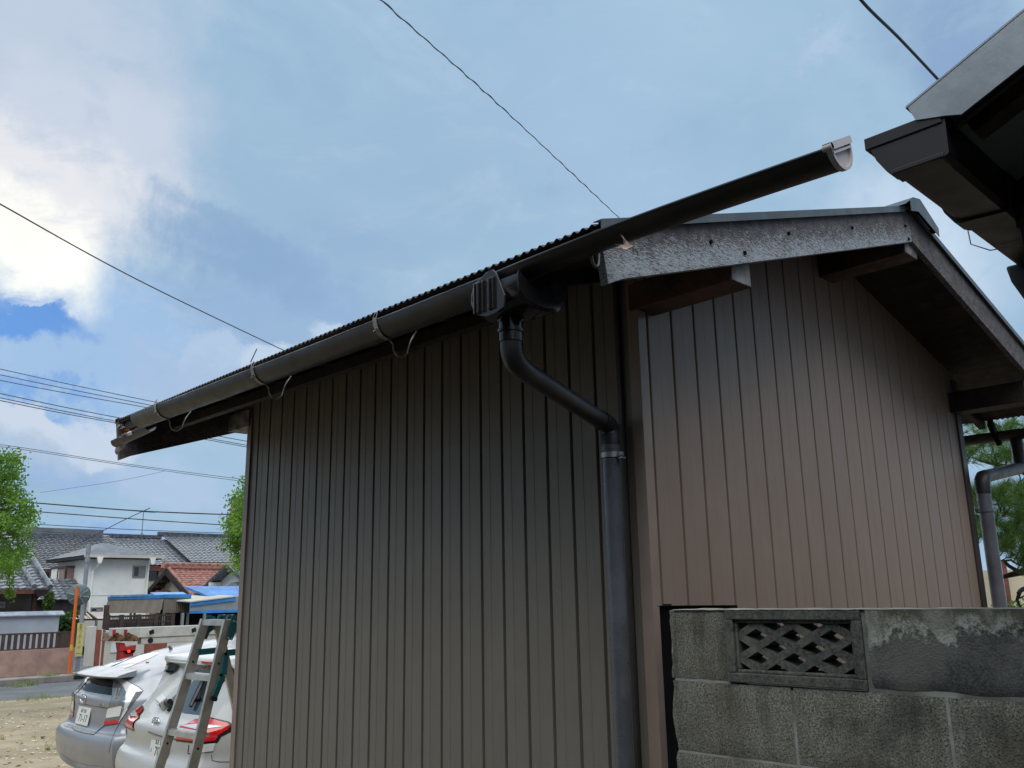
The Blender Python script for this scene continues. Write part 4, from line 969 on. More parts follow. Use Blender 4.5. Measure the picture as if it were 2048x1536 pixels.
# -- big grey tiled house behind
y = 54; ez = ony(380, 1131, y).z; yr = 58.6; zr_ = ony(300, 1077, yr).z; x0 = ony(207, 1073, yr).x; x1 = ony(560, 1085, yr).x
V_ = Vector((0, yr - y, zr_ - ez))
h4 = thing('large_tiled_house', 'large cream house with a broad dark grey pantile roof behind the white house', 'house', ((x0 + x1) / 2, y, PV))
tiles((x0, y, ez), (1, 0, 0), V_, x1 - x0, V_.length, .30, .30).build('roof', 'tile_grey', h4, smooth=35)
xs2 = ony(322, 1071, yr).x
tiles((xs2, y - .1, ez + .20), (1, 0, 0), V_, x1 - xs2, V_.length, .30, .30).build('roof', 'tile_grey', h4, smooth=35)
MB().poly([(x0, yr, zr_ - .05), (x1, yr, zr_ - .05), (x1, yr + 4.6, ez), (x0, yr + 4.6, ez)]).build('rear_roof', 'tile_grey', h4)
mb = MB(); mb.box(x0 - .1, yr - .15, zr_, xs2, yr + .15, zr_ + .22); mb.box(xs2 - .2, yr - .15, zr_ + .15, x1, yr + .15, zr_ + .45); mb.build('ridge', 'tile_dark', h4)
mb = MB(); mb.prism([(x0 - .02, y, ez), (x0 - .02, yr, zr_ + .1), (x0 - .02, yr + 4.6, ez), (x0 - .02, yr + 4.6, ez - .3), (x0 - .02, yr, zr_ - .35), (x0 - .02, y, ez - .3)], (.2, 0, 0)); mb.build('verge', 'roof_grey', h4)
MB().prism([(x0 + .5, y + .6, PV), (x0 + .5, y + .6, ez), (x0 + .5, yr, zr_ - .3), (x0 + .5, yr + 4, ez), (x0 + .5, yr + 4, PV)], (x1 - x0 - .6, 0, 0)).build('wall', 'plaster_cream', h4)
MB().prism([(x0 + .48, y + 2.2, ez + .6), (x0 + .48, yr, zr_ - .4), (x0 + .48, yr + 2, ez + .6)], (.01, 0, 0)).build('gable_vent', 'dark_inside', h4)
MB().box(x0, y + .05, ez - .34, x1, y + .58, ez - .04).build('eave', 'red_timber', h4)
wall_window(h4, y + .6, 294, 1141, 315, 1161, 'red_timber', .08, 1)
ant = ony(283, 1076, yr); tp = ony(283.5, 1022, yr)
mb = MB(); mb.tube([(ant.x, yr, ant.z), (ant.x, yr, tp.z)], .022, 6); b0 = Vector((ant.x, yr, tp.z - .05)); dv = Vector((.95, .3, 0)).normalized(); sv = Vector((-.3, .95, 0))
mb.tube([b0 - dv * 1.0, b0 + dv * .9], .012, 6)
for k in range(9): q = b0 + dv * (-.95 + .23 * k); mb.tube([q - sv * .22 + Vector((0, 0, .02)), q + sv * .22 + Vector((0, 0, .02))], .007, 5)
for sgn in (-1, 1): mb.tube([(ant.x, yr, ant.z + .35), (ant.x + sgn * .25, yr - .25 * sgn, ant.z - .05)], .012, 5)
tag(mb.build('tv_antenna', 'wire', org=(ant.x, yr, ant.z)), 'thin television aerial on a mast on the broad grey tiled roof', 'antenna')

# -- red tiled house, gable turned to the left
yr = 46; ap = ony(333, 1137.5, yr); xa = ap.x; zf = onx(287, 1190, xa + .3).z; hw = 2.85; xb = ony(470, 1143, yr).x
h5 = thing('red_roof_house', 'pale house with a red pantile roof and dark barge boards behind the blue-edged shelter', 'house', (xa + 2, yr, PV))
V_ = Vector((0, hw + .4, ap.z - zf + .25))
tiles((xa, yr - hw - .4, zf - .25), (1, 0, 0), V_, xb - xa, V_.length, .27, .25).build('roof', 'tile_red', h5, smooth=35)
MB().poly([(xa, yr, ap.z - .03), (xb, yr, ap.z - .03), (xb, yr + hw + .4, zf - .25), (xa, yr + hw + .4, zf - .25)]).build('rear_roof', 'tile_red', h5)
mb = MB(); mb.box(xa - .15, yr - .14, ap.z + .02, xb, yr + .14, ap.z + .17); mb.tube([(xa - .2, yr, ap.z + .22), (xb, yr, ap.z + .22)], .11, 8); mb.tube([(xa - .16, yr, ap.z + .05), (xa - .16, yr, ap.z + .42)], [.16, .06], 8)
mb.tube([(xa + .08, yr, ap.z + .06), (xa + .08, yr - hw - .4, zf - .19)], .09, 8)
mb.build('ridge', 'tile_red', h5, smooth=50)
mb = MB()
for sgn in (1, -1): mb.hexa([(xa - .05, yr, ap.z - .02), (xa + .45, yr, ap.z - .02), (xa + .45, yr, ap.z - .3), (xa - .05, yr, ap.z - .3)], [(xa - .05, yr + sgn * (hw + .4), zf - .27), (xa + .45, yr + sgn * (hw + .4), zf - .27), (xa + .45, yr + sgn * (hw + .4), zf - .55), (xa - .05, yr + sgn * (hw + .4), zf - .55)])
mb.build('barge_board', 'dark_timber', h5)
MB().prism([(xa + .46, yr - hw, PV), (xa + .46, yr - hw, zf), (xa + .46, yr, ap.z - .2), (xa + .46, yr + hw, zf), (xa + .46, yr + hw, PV)], (xb - xa - .8, 0, 0)).build('wall', 'plaster_cream', h5)
for k in range(4): t_ = .2 + .2 * k; MB().box(xa + .0, yr + hw * t_ - .07, ap.z + (zf - ap.z) * t_ - .42, xa + .47, yr + hw * t_ + .07, ap.z + (zf - ap.z) * t_ - .26).build('purlin_end', 'window_frame', h5)
q = onx(338, 1181, xa + .4); MB().prism([(xa - .3, q.y - 1.2, q.z - .55), (xa - .3, q.y, q.z), (xa - .3, q.y + 1.2, q.z - .55)], (.75, 0, 0)).build('porch_gable', 'red_timber', h5)

# -- white gabled house, mostly hidden at the right
yr = 39; ap = ony(452, 1128, yr); xa = ap.x; hw = 3.2; zf = onx(399, 1190, xa).z; xb = xa + 6
h6 = thing('white_gable_house', 'white gabled house with dark verge partly hidden by the shed and the tree', 'house', (xa + 2, yr, PV))
mb = MB()
for sgn in (1, -1): mb.hexa([(xa, yr, ap.z), (xb, yr, ap.z), (xb, yr, ap.z - .16), (xa, yr, ap.z - .16)], [(xa, yr + sgn * hw, zf), (xb, yr + sgn * hw, zf), (xb, yr + sgn * hw, zf - .16), (xa, yr + sgn * hw, zf - .16)])
mb.build('roof', 'tile_dark', h6)
MB().prism([(xa + .5, yr - hw + .3, PV), (xa + .5, yr - hw + .3, zf), (xa + .5, yr, ap.z - .18), (xa + .5, yr + hw - .3, zf), (xa + .5, yr + hw - .3, PV)], (5, 0, 0)).build('wall', 'plaster_white', h6)
for t_ in (.45, .72): MB().box(xa - .05, yr + hw * t_ - .09, ap.z + (zf - ap.z) * t_ - .36, xa + .51, yr + hw * t_ + .09, ap.z + (zf - ap.z) * t_ - .18).build('purlin_end', 'plaster_white', h6)
q = onx(472, 1164, xa + .3); mb = MB(); mb.prism([(xa + .1, q.y - 1.1, q.z - .42), (xa + .1, q.y, q.z), (xa + .1, q.y + 1.1, q.z - .42)], (.41, 0, 0)); mb.build('porch_gable', 'sheet_grey', h6)

# -- shelter hung with beige sheeting and a blue edge
y = 30; xk = ony(328, 1208, y).x; xe = ony(381, 1208, y).x; yk = onx(216, 1208, xk).y; z1 = ony(328, 1190, y).z; z0 = ony(328, 1226, y).z
s1 = thing('sheeted_shelter', 'open shelter hung with ribbed beige sheeting under a bright blue edge', 'shelter', (xk + .8, y, PV))
def ribs(p, d, L, z0, z1, n, amp, nrm, name, mt, par, slant=0):
    p, d, nrm = Vector(p), Vector(d), Vector(nrm); lo, hi = [], []
    for k in range(n * 4 + 1): q = p + d * L * k / (n * 4) + nrm * (amp if k % 4 in (1, 2) else 0); lo.append((q.x + nrm.x * slant, q.y + nrm.y * slant, z0)); hi.append((q.x, q.y, z1))
    mb = MB(); mb.grid([lo, hi]); mb.build(name, mt, par)
ribs((xk, y, 0), (1, 0, 0), xe - xk, z0, z1 - .06, 14, .012, (0, -1, 0), 'front_sheeting', 'sheet_beige', s1)
ribs((xk, y, 0), (0, 1, 0), yk - y, z0, z1 - .06, 40, .012, (-1, 0, 0), 'side_sheeting', 'sheet_beige', s1, .12)
mb = MB(); mb.box(xk - .03, y - .04, z1 - .10, xe, y + .05, z1 + .02); mb.box(xk - .04, y, z1 - .11, xk + .06, yk, z1 + .01); mb.build('edge_band', 'blue_paint', s1)
MB().box(xk - .06, (y + yk) / 2 - .9, z1 - .02, xk + .3, (y + yk) / 2 + 2.2, z1 + .05).build('tarpaulin', 'blue_light', s1)
MB().box(xk, y, z1 - .05, xe, yk, z1 - .01).build('roof', 'sheet_grey', s1)
mb = MB()
for xx, yy in ((xk + .03, y + .05), (xk + .03, yk - .05), (xe - .05, y + .05), (xe - .05, yk), (xk + .03, (y + yk) / 2)): mb.box(xx - .035, yy - .035, PV, xx + .035, yy + .035, z1 - .06)
mb.build('posts', 'galv', s1)
# iron fence below it
fy = 28.6; fx0, fx1 = ony(216, 1240, fy).x, ony(345, 1240, fy).x; fz1, fz0 = ony(270, 1230, fy).z, ony(270, 1262, fy).z
f2 = thing('iron_fence', 'dark bronze iron fence of close upright bars on a low wall below the beige shelter', 'fence', (fx0, fy, PV))
mb = MB(); n = 34
for k in range(n + 1): x = fx0 + (fx1 - fx0) * k / n; mb.box(x - .013, fy - .013, fz0, x + .013, fy + .013, fz1 - .02)
mb.build('bars', 'bronze', f2)
mb = MB(); mb.box(fx0, fy - .02, fz1 - .06, fx1, fy + .02, fz1); mb.box(fx0, fy - .02, fz0, fx1, fy + .02, fz0 + .05); mb.box(fx0, fy - .02, (fz0 + fz1) / 2, fx1, fy + .02, (fz0 + fz1) / 2 + .04)
for x in (fx0, fx0 + (fx1 - fx0) * .2, fx0 + (fx1 - fx0) * .46, fx0 + (fx1 - fx0) * .73, fx1): mb.box(x - .06, fy - .04, fz0, x + .06, fy + .04, fz1 + .02)
mb.build('rails', 'bronze', f2)
xq = ony(213, 1220, fy).x; MB().box(xq - .06, fy - .06, PV, xq + .06, fy + .06, ony(213, 1210, fy).z).build('tall_post', 'bronze', f2)
MB().box(fx0 - .1, fy + .05, PV, fx1 + 2.5, fy + .12, fz0 - .0).build('base_wall', 'plaster_pale', f2)
MB().box(fx0 + .3, fy + 1.1, PV, fx1, fy + 1.2, fz0 + .35).build('back_panel', 'dark_timber', f2)
# blue-edged shed to the right
y = 29; x0 = ony(381, 1210, y).x; x1 = x0 + 4; zA, zB = ony(381, 1205, y).z, ony(470, 1194, y).z; zL0 = ony(430, 1224, y).z; xB = ony(470, 1194, y).x
s2 = thing('blue_shed', 'grey shed front with bright blue trims over a dark open bay', 'shed', (x0 + 1, y, PV))
f_ = lambda x: zA + (zB - zA) * (x - x0) / (xB - x0)
MB().hexa([(x0, y, zL0), (xB + 1, y, zL0), (xB + 1, y + .05, zL0), (x0, y + .05, zL0)], [(x0, y, zA), (xB + 1, y, f_(xB + 1)), (xB + 1, y + .05, f_(xB + 1)), (x0, y + .05, zA)]).build('front', 'sheet_grey', s2)
MB().hexa([(x0 - .03, y - .05, zA - .12), (xB, y - .05, zB - .12), (xB, y - .002, zB - .12), (x0 - .03, y - .002, zA - .12)], [(x0 - .03, y - .05, zA + .0), (xB, y - .05, zB + .0), (xB, y - .002, zB + .0), (x0 - .03, y - .002, zA + .0)]).build('trim', 'blue_paint', s2)
MB().hexa([(x0 - .05, y - .08, zA + .004), (xB, y - .08, zB + .004), (xB, y + 2.4, zB + .10), (x0 - .05, y + 2.4, zA + .10)], [(x0 - .05, y - .08, zA + .04), (xB, y - .08, zB + .04), (xB, y + 2.4, zB + .14), (x0 - .05, y + 2.4, zA + .14)]).build('roof', 'plaster_pale', s2)
MB().box(x0 - .03, y - .05, zL0 - .03, x1, y - .002, zL0 + .06).build('trim', 'blue_paint', s2)
MB().hexa([(xB - .45, y + .4, zB - .12), (x1 + 2, y + .4, zB - .12), (x1 + 2, y + 3, zB + .35), (xB - .45, y + 3, zB + .35)], [(xB - .45, y + .4, zB - .06), (x1 + 2, y + .4, zB - .06), (x1 + 2, y + 3, zB + .42), (xB - .45, y + 3, zB + .42)]).build('rear_roof', 'blue_paint', s2)
MB().hexa([(xB - 1.7, y + 1.5, zB - .2), (xB - .5, y + 1.5, zB - .2), (xB - .5, y + 3, zB + .18), (xB - 1.7, y + 3, zB + .18)], [(xB - 1.7, y + 1.5, zB - .16), (xB - .5, y + 1.5, zB - .16), (xB - .5, y + 3, zB + .22), (xB - 1.7, y + 3, zB + .22)]).build('awning', 'blue_light', s2)
mb = MB(); mb.box(x0, y + 2.6, PV, x1, y + 2.7, zL0 + .1); mb.box(x0 + .06, y + .06, zL0 - .01, x1, y + 2.6, zL0 + .02); mb.build('inner_wall', 'dark_inside', s2)
mb = MB()
for xx in (x0 - .25, x0 + .5): mb.box(xx - .04, y - .04, PV, xx + .04, y + .04, zL0)
mb.build('posts', 'galv', s2)

# -- gateway: brick pier between white piers, cream car canopy
y = 27.2
gp = thing('gate_pier', 'red brick gate pier flanked by pale piers by the side street', 'gate pier', (ony(200, 1305, y).x, y, PV))
def pier(pa, pb, pt, mt, nm): MB().box(ony(pa, 1280, y).x, y, PV, ony(pb, 1280, y).x, y + .35, ony(200, pt, y).z).build(nm, mt, gp, bevel=.01)
pier(179, 191.5, 1252, 'plaster_pale', 'pale_pier'); pier(192, 201.5, 1259, 'brick_red', 'brick_pier'); pier(202, 205, 1259, 'plaster_pale', 'joint_strip'); pier(205.2, 209.5, 1259, 'brick_red', 'brick_pier'); pier(210, 290, 1262, 'plaster_pale', 'low_wall'); pier(291, 335, 1286, 'brick_red', 'brick_base')
mb = MB(); q = ony(213, 1270, y); mb.box(q.x - .1, y - .12, q.z - .06, q.x + .16, y, q.z + .07); mb.build('letter_box', 'window_alu', gp, bevel=.01)
mb = MB(); mb.box(ony(222, 1285, y).x, y - .03, ony(222, 1305, y).z, ony(238, 1285, y).x, y - .002, ony(222, 1287, y).z); mb.build('notice', 'plate_white', gp)
y = 31.5; cp_ = thing('car_canopy', 'cream slatted car canopy beside the yellow sign', 'canopy', (ony(185, 1240, y).x, y, PV))
A, B_, C_, Dd = ony(138, 1240, y), ony(174, 1225, y + 1), ony(216, 1225, y + 1), ony(216, 1239, y)
E_ = ony(193, 1239, y)
MB().prism([B_, C_, Dd, E_], (0, 0, .02)).build('roof', 'poly_roof', cp_)
mb = MB()
for k in range(5): t_ = .12 + k * .2; p_, q_ = A.lerp(B_, t_), A.lerp(E_, t_ * .9); mb.bar(p_, q_ if k else p_ + (E_ - A) * .6, .05, .05)
mb.build('slats', 'plaster_cream', cp_)
mb = MB(); mb.bar(A, B_, .06, .08); mb.bar(B_, E_, .06, .06); mb.bar(A, E_, .05, .06); mb.bar(E_, Dd, .05, .05); mb.build('frame', 'dark_timber', cp_)
mb = MB(); 
for px in (166, 193, 212): q = ony(px, 1240, y); mb.box(q.x - .035, y - .03, PV, q.x + .035, y + .03, q.z)
mb.build('posts', 'window_alu', cp_)
yy = 33.5; MB().box(ony(162, 1250, yy).x, yy, ony(175, 1292, yy).z, ony(206, 1250, yy).x, yy + .1, ony(175, 1241, yy).z).build('rear_panel', 'plaster_pale', cp_)
MB().box(ony(162, 1250, yy).x, yy + .11, PV, ony(206, 1250, yy).x, yy + .2, ony(175, 1292, yy).z).build('rear_opening', 'leaf_bush', cp_)

# -- convex traffic mirror seen from behind, on an orange post
py_m = KY + .09; b0 = ony(139.5, 1331, py_m); tp = ony(155, 1173, py_m)
mr = thing('traffic_mirror', 'round traffic mirror seen from behind on an orange post at the kerb', 'mirror', (b0.x, py_m, .2))
MB().tube([(b0.x, py_m, .18), (b0.x, py_m, tp.z)], .038, 12).build('post', 'orange', mr, smooth=50)
zt_ = ony(143.5, 1297, py_m).z; MB().tube([(b0.x, py_m, zt_ - .05), (b0.x, py_m, zt_ + .09)], .0395, 12).build('tape', 'yellow_tape', mr, smooth=50)
c = ony(158, 1190, py_m + .14); nrm = Vector((-.28, -.93, -.22)).normalized(); ux = nrm.cross(Vector((0, 0, 1))).normalized(); uy = ux.cross(nrm)
mb = MB(); RR = .262
rings = [(RR, .05), (RR + .012, .04), (RR + .012, .0), (RR - .02, -.012), (RR * .7, -.03), (RR * .35, -.042), (RR * .28, -.055), (RR * .10, -.06)]
mb.grid([[c + r_ * (math.cos(a) * ux + math.sin(a) * uy) - nrm * d_ for a in (2 * math.pi * k / 36 for k in range(36))] for r_, d_ in rings], True)
mb.poly([c + RR * .10 * (math.cos(a) * ux + math.sin(a) * uy) + nrm * .06 for a in (2 * math.pi * k / 36 for k in range(36))])
md = mb.build('mirror_shell', 'mirror_back', mr, smooth=30)
mb = MB()
for k in range(8): a = 2 * math.pi * k / 8 + .2; d_ = math.cos(a) * ux + math.sin(a) * uy; mb.bar(c + d_ * RR * .33 + nrm * .05, c + d_ * RR * .93 + nrm * .022, .022, .02, nrm)
mb.tube([c + nrm * .055, c + nrm * .085], .055, 16); mb.build('ribs', 'coping', md)
MB().bar((b0.x, py_m - .03, c.z), c + nrm * .06, .05, .06).build('clamp', 'orange', mr)
# -- grey steel pole with the yellow patrol sign
gy_ = 25.6; b0 = ony(156, 1318, gy_); tp = ony(172, 1089, gy_)
gp_ = thing('steel_pole', 'tall thin grey steel pole carrying the yellow sign', 'pole', (b0.x, gy_, PV))
MB().tube([(b0.x, gy_, PV), (b0.x, gy_, tp.z)], [.062, .05], 12).build('shaft', 'pole_grey', gp_, smooth=50)
zj = ony(167, 1125, gy_).z; MB().tube([(b0.x, gy_, zj), (b0.x, gy_, zj + .12)], .068, 12).build('collar', 'pole_grey', gp_, smooth=50)
MB().tube([(b0.x, gy_, tp.z - .22), (b0.x, gy_, tp.z + .01)], .062, 12).build('cap', 'pole_grey', gp_, smooth=50)
sy_ = gy_ - .09; s0, s1_ = ony(159.5, 1246, sy_), ony(156, 1313, sy_); sc_ = .092; xc = (s0.x + s1_.x) / 2 + .02
sg = thing('patrol_sign', 'narrow upright yellow patrol sign strapped to the grey pole', 'sign', (xc, sy_, s1_.z))
mb = MB(); mb.box(xc - sc_, sy_ - .006, s1_.z, xc + sc_, sy_ + .006, s0.z); bd = mb.build('board', 'sign_yellow', sg, bevel=.004)
H_ = s0.z - s1_.z; st = H_ * .0835
for k, ch in enumerate('防犯パトロ|ル'):
    text_mesh('lettering', ch, st * 1.12, 'ink', sg, frame_mx((xc, sy_ - .008, s0.z - st * (.75 + k * 1.02)), (1, 0, 0), (0, 0, 1)))
text_mesh('lettering', '中', st * 1.1, 'ink_faded', sg, frame_mx((xc, sy_ - .008, s0.z - st * 8.9), (1, 0, 0), (0, 0, 1)))
MB().box(xc - sc_ * .7, sy_ - .0075, s1_.z + .075, xc + sc_ * .7, sy_ - .0062, s1_.z + .088).build('rule', 'ink', sg)
# -- distant tower block
q = ony(467, 1040, 120); tb = thing('tower_block', 'distant pale concrete apartment block behind the right-hand leafy tree', 'building', (q.x, 120, PV))
MB().box(q.x, 120, PV, q.x + 18, 121.2, ony(467, 996, 120).z).build('wall', 'conc_tower', tb)
for k in range(5): MB().box(q.x + 1.2 + (k % 2) * 3, 119.9, 4.5 + 2.9 * k, q.x + 3 + (k % 2) * 3, 119.99, 6 + 2.9 * k).build('window', 'pane', tb)

# ================================================================ CRANE BOOM BEHIND THE CARS
y = 17.5; xl = ony(226, 1260, y).x; xR = xl + 6.2; zt = ony(330, 1252.8, y).z; zm = ony(330, 1273.5, y).z; zb = ony(330, 1286.5, y).z
cr = thing('small_crane', 'white folded crane boom with round holes and a red hook block behind the silver car', 'crane', (xl + 2.6, y, .02))
bo = MB().box(xl, y, zm, xR, y + .22, zt).build('upper_boom', 'crane_white', cr, bevel=.012)
x2 = ony(283, 1283, y).x; MB().box(x2, y + .02, zb, xR, y + .20, zm - .006).build('lower_boom', 'crane_white', cr, bevel=.012)
for px, pz in ((301.5, 1265), (386, 1261)):
    q = ony(px, pz, y); mb = MB(); mb.tube([(q.x, y - .012, q.z), (q.x, y + .01, q.z)], .062, 20); rg_ = mb.build('hole_rim', 'crane_white', bo, smooth=40)
    mb = MB(); mb.prism([(q.x + .050 * math.cos(a) + .012, y - .0135, q.z + .005 + .050 * math.sin(a) - .012 * math.cos(3 * a + .6)) for a in (2 * math.pi * k / 18 for k in range(18))], (0, .004, 0)); mb.build('hole', 'dark_inside', bo)
q = ony(301.5, 1281, y); MB().tube([(q.x, y + .006, q.z), (q.x, y + .03, q.z)], .05, 20).build('hole', 'dark_inside', bo)
for px in (226, 251):
    a = [ony(px + dx_, pz, y - .03) for dx_, pz in ((-12, 1282), (2, 1270), (12, 1268), (22, 1272), (32, 1281), (16, 1283))]
    MB().prism(a, (0, .30, 0)).build('head_guard', 'rust', cr)
for px in (234, 257):
    q = ony(px, 1269, y - .05); MB().tube([(q.x, y - .06, q.z), (q.x, y - .02, q.z)], .035, 12).build('roller', 'rust', cr)
    MB().box(q.x - .07, y - .03, q.z + .0, q.x - .02, y - .001, q.z + .09).build('bracket', 'crane_red', cr)
mb = MB(); a = [ony(p_, q_, y) for p_, q_ in ((239, 1285), (250, 1286), (252, 1294), (273, 1290), (271, 1301), (241, 1302))]; mb.prism(a, (0, .2, 0)); mb.build('hook_block', 'crane_red', cr, bevel=.008)
a = [ony(p_, q_, y) for p_, q_ in ((247, 1302), (272, 1300), (268, 1306), (252, 1308))]; MB().prism(a, (0, .2, 0)).build('hook_block_base', 'iron_black', cr)
lm = bpy.data.materials.new('red_light'); lm.use_nodes = True; pb = lm.node_tree.nodes['Principled BSDF']; pb.inputs['Base Color'].default_value = (.8, .02, .02, 1); pb.inputs['Emission Color'].default_value = (1, .04, .03, 1); pb.inputs['Emission Strength'].default_value = 1.2; MT['red_light'] = lm
q = ony(257.5, 1302.5, y - .01); MB().tube([(q.x, y - .03, q.z), (q.x, y, q.z)], .026, 12).build('warning_light', 'red_light', cr)
mb = MB(); q = ony(255, 1306, y); mb.box(q.x - .12, y + .02, .05, q.x + .12, y + .22, q.z + .05); mb.box(xl + 2.6, y - .1, .4, xl + 3.4, y + .4, zb); mb.build('mast', 'crane_red', cr)
mb = MB(); mb.box(xl + .4, y - .5, .03, xl + 4.8, y - .2, .45); mb.box(xl + .4, y + .5, .03, xl + 4.8, y + .8, .45); mb.build('tracks', 'rubber', cr, bevel=.08)
MB().box(xl + .5, y - .2, .25, xl + 4.6, y + .5, .6).build('undercarriage', 'crane_red', cr)
# ================================================================ CARS
def densify(A, k, it):
    "A: (n, m, 3) control net refined along axis 0 and relaxed"
    n = A.shape[0]; t_ = np.linspace(0, n - 1, (n - 1) * k + 1); i = np.minimum(t_.astype(int), n - 2); f_ = (t_ - i)[:, None, None]
    B = A[i] * (1 - f_) + A[i + 1] * f_
    for _ in range(it):
        C_ = B.copy(); C_[1:-1] = (B[:-2] + 2 * B[1:-1] + B[2:]) / 4; B = C_
    return B
class Car:
    def __init__(s, name, label, X0, Y0, stations, rear, paint, crown=.05, bulge=.05):
        s.X0, s.Y0 = X0, Y0
        s.o = thing(name, label, 'car', (X0 + 2, Y0, .012))
        nj = len(rear)
        net = np.array([rear] + [[(x, yy, zz) for yy, zz in ring] for x, ring in stations], float)
        net = densify(net, 6, 7); net = densify(net.transpose(1, 0, 2), 4, 2).transpose(1, 0, 2)
        ns, nr = net.shape[:2]
        mb = MB(); W_ = lambda p: (X0 + p[0], Y0 + p[1], p[2])
        for sg_ in (-1, 1): mb.grid([[W_((q[0], sg_ * q[1], q[2])) for q in r_] for r_ in net])
        cs = np.linspace(-1, 1, 17)
        mb.grid([[W_((net[0, j, 0] - bulge * (1 - abs(c) ** 2.6) * (1 if j < nr - 3 else .9), c * net[0, j, 1], net[0, j, 2])) for c in cs] for j in range(nr)])
        top = []
        for i in range(ns):
            q = net[i, -1]; b_ = bulge * .9 * max(0, 1 - i / 10)
            top.append([W_((q[0] - b_ * (1 - abs(c) ** 2.6), c * q[1], q[2] + crown * min(1, i / 8) * (1 - c * c))) for c in cs])
        mb.grid(top)
        q = net[-1]; mb.grid([[W_((q[j][0], c * q[j][1], q[j][2])) for c in cs] for j in range(nr)])
        mb.grid([[W_((net[i, 0, 0] - (bulge * (1 - abs(c) ** 2.6) if i == 0 else 0), c * net[i, 0, 1], net[i, 0, 2])) for c in cs] for i in range(ns)])
        me = bpy.data.meshes.new('tmp'); me.from_pydata([tuple(v) for v in mb.v], [], mb.f)
        bm = bmesh.new(); bm.from_mesh(me); bmesh.ops.remove_doubles(bm, verts=bm.verts, dist=.0008); bmesh.ops.recalc_face_normals(bm, faces=bm.faces)
        s.bvh = BVHTree.FromBMesh(bm)
        m2 = MB(); bm.verts.index_update(); m2.v = [v.co.copy() for v in bm.verts]
        for f_ in bm.faces: m2.face([v.index for v in f_.verts])
        bm.free(); bpy.data.meshes.remove(me)
        s.body = m2.build('body', paint, s.o, smooth=38)
    def hit(s, px, py, off=.004):
        d = ray(px, py).normalized(); h = s.bvh.ray_cast(CP, d)
        if h[0] is None:
            dd = (Vector((s.X0 + .4, s.Y0 - .3, .9)) - CP).length; h = s.bvh.find_nearest(CP + d * dd)
        n_ = h[1] if h[1].dot(d) < 0 else -h[1]
        return h[0] + n_ * off, n_
    def patch(s, name, pts, mt, off=.004, parent=None, mirror=False, cuts=3, mname=None):
        n = len(pts); P_ = []
        cx, cy = sum(p[0] for p in pts) / n, sum(p[1] for p in pts) / n
        bm = bmesh.new(); vs = [bm.verts.new((p[0], p[1], 0)) for p in pts]; f_ = bm.faces.new(vs)
        bmesh.ops.triangulate(bm, faces=bm.faces[:])
        for _ in range(cuts): bmesh.ops.subdivide_edges(bm, edges=[e for e in bm.edges if e.calc_length() > 2.2], cuts=1, use_grid_fill=True); bmesh.ops.triangulate(bm, faces=bm.faces[:])
        bm.verts.index_update(); mb = MB()
        for v in bm.verts: mb.vert(s.hit(v.co.x, v.co.y, off)[0])
        fs = [[v.index for v in f_.verts] for f_ in bm.faces]; bm.free()
        for q in fs: mb.face(q)
        o = mb.build(name, mt, parent or s.o, smooth=50)
        if mirror:
            m2 = MB(); m2.v = [Vector((v.x, 2 * s.Y0 - v.y, v.z)) for v in mb.v]
            for q in fs: m2.face(q[::-1])
            m2.build(name, mt, (parent or s.o), smooth=50)
        return o
    def line(s, name, pts, r, mt, parent=None, off=.001):
        P_ = []
        for (a, b_), (c, d) in zip(pts, pts[1:]):
            k = max(2, int(math.hypot(c - a, d - b_) / 4))
            for i in range(k): P_.append(s.hit(a + (c - a) * i / k, b_ + (d - b_) * i / k, off)[0])
        P_.append(s.hit(*pts[-1], off)[0])
        return MB().tube(P_, r, 6).build(name, mt, parent or s.o)
    def wheels(s, xs, half, r=.315):
        for lx in xs:
            for sg_ in (-1, 1):
                yy = s.Y0 + sg_ * half; mb = MB()
                prof = [(-.1, r - .05), (-.1, r - .012), (-.08, r), (.08, r), (.1, r - .012), (.1, r - .05), (.09, r - .10)]
                mb.grid([[(s.X0 + lx + rr * math.cos(a), yy + w_, r + .012 + rr * math.sin(a)) for a in (2 * math.pi * k / 28 for k in range(28))] for w_, rr in prof], True)
                wh = mb.build('wheel', 'rubber', s.o, smooth=40)
                mb = MB(); ya = yy + sg_ * .088
                for k in range(7): a = 2 * math.pi * k / 7; mb.bar((s.X0 + lx, ya, r + .012), (s.X0 + lx + (r - .09) * math.cos(a), ya, r + .012 + (r - .09) * math.sin(a)), .05, .02, (0, 1, 0))
                mb.tube([(s.X0 + lx, ya - sg_ * .02, r + .012), (s.X0 + lx, ya + sg_ * .01, r + .012)], .06, 14); mb.build('rim', 'car_trim', wh)
    def emblem(s, px, py, w_=.062, parent=None):
        c, n_ = s.hit(px, py, .008); n_ = Vector((-1, 0, .12)).normalized(); ux = Vector((0, -1, 0)); uy = n_.cross(ux) * -1
        if uy.z < 0: uy = -uy
        E_ = lambda a, b_, dy: [c + ux * a * math.cos(t_) + uy * (b_ * math.sin(t_) + dy) for t_ in (2 * math.pi * k / 28 for k in range(29))]
        mb = MB(); mb.tube(E_(w_, w_ * .68, 0), w_ * .10, 8, False); mb.tube(E_(w_ * .30, w_ * .62, 0), w_ * .085, 8, False); mb.tube(E_(w_ * .66, w_ * .24, w_ * .36), w_ * .085, 8, False)
        return mb.build('emblem', 'chrome', parent or s.o, smooth=60)
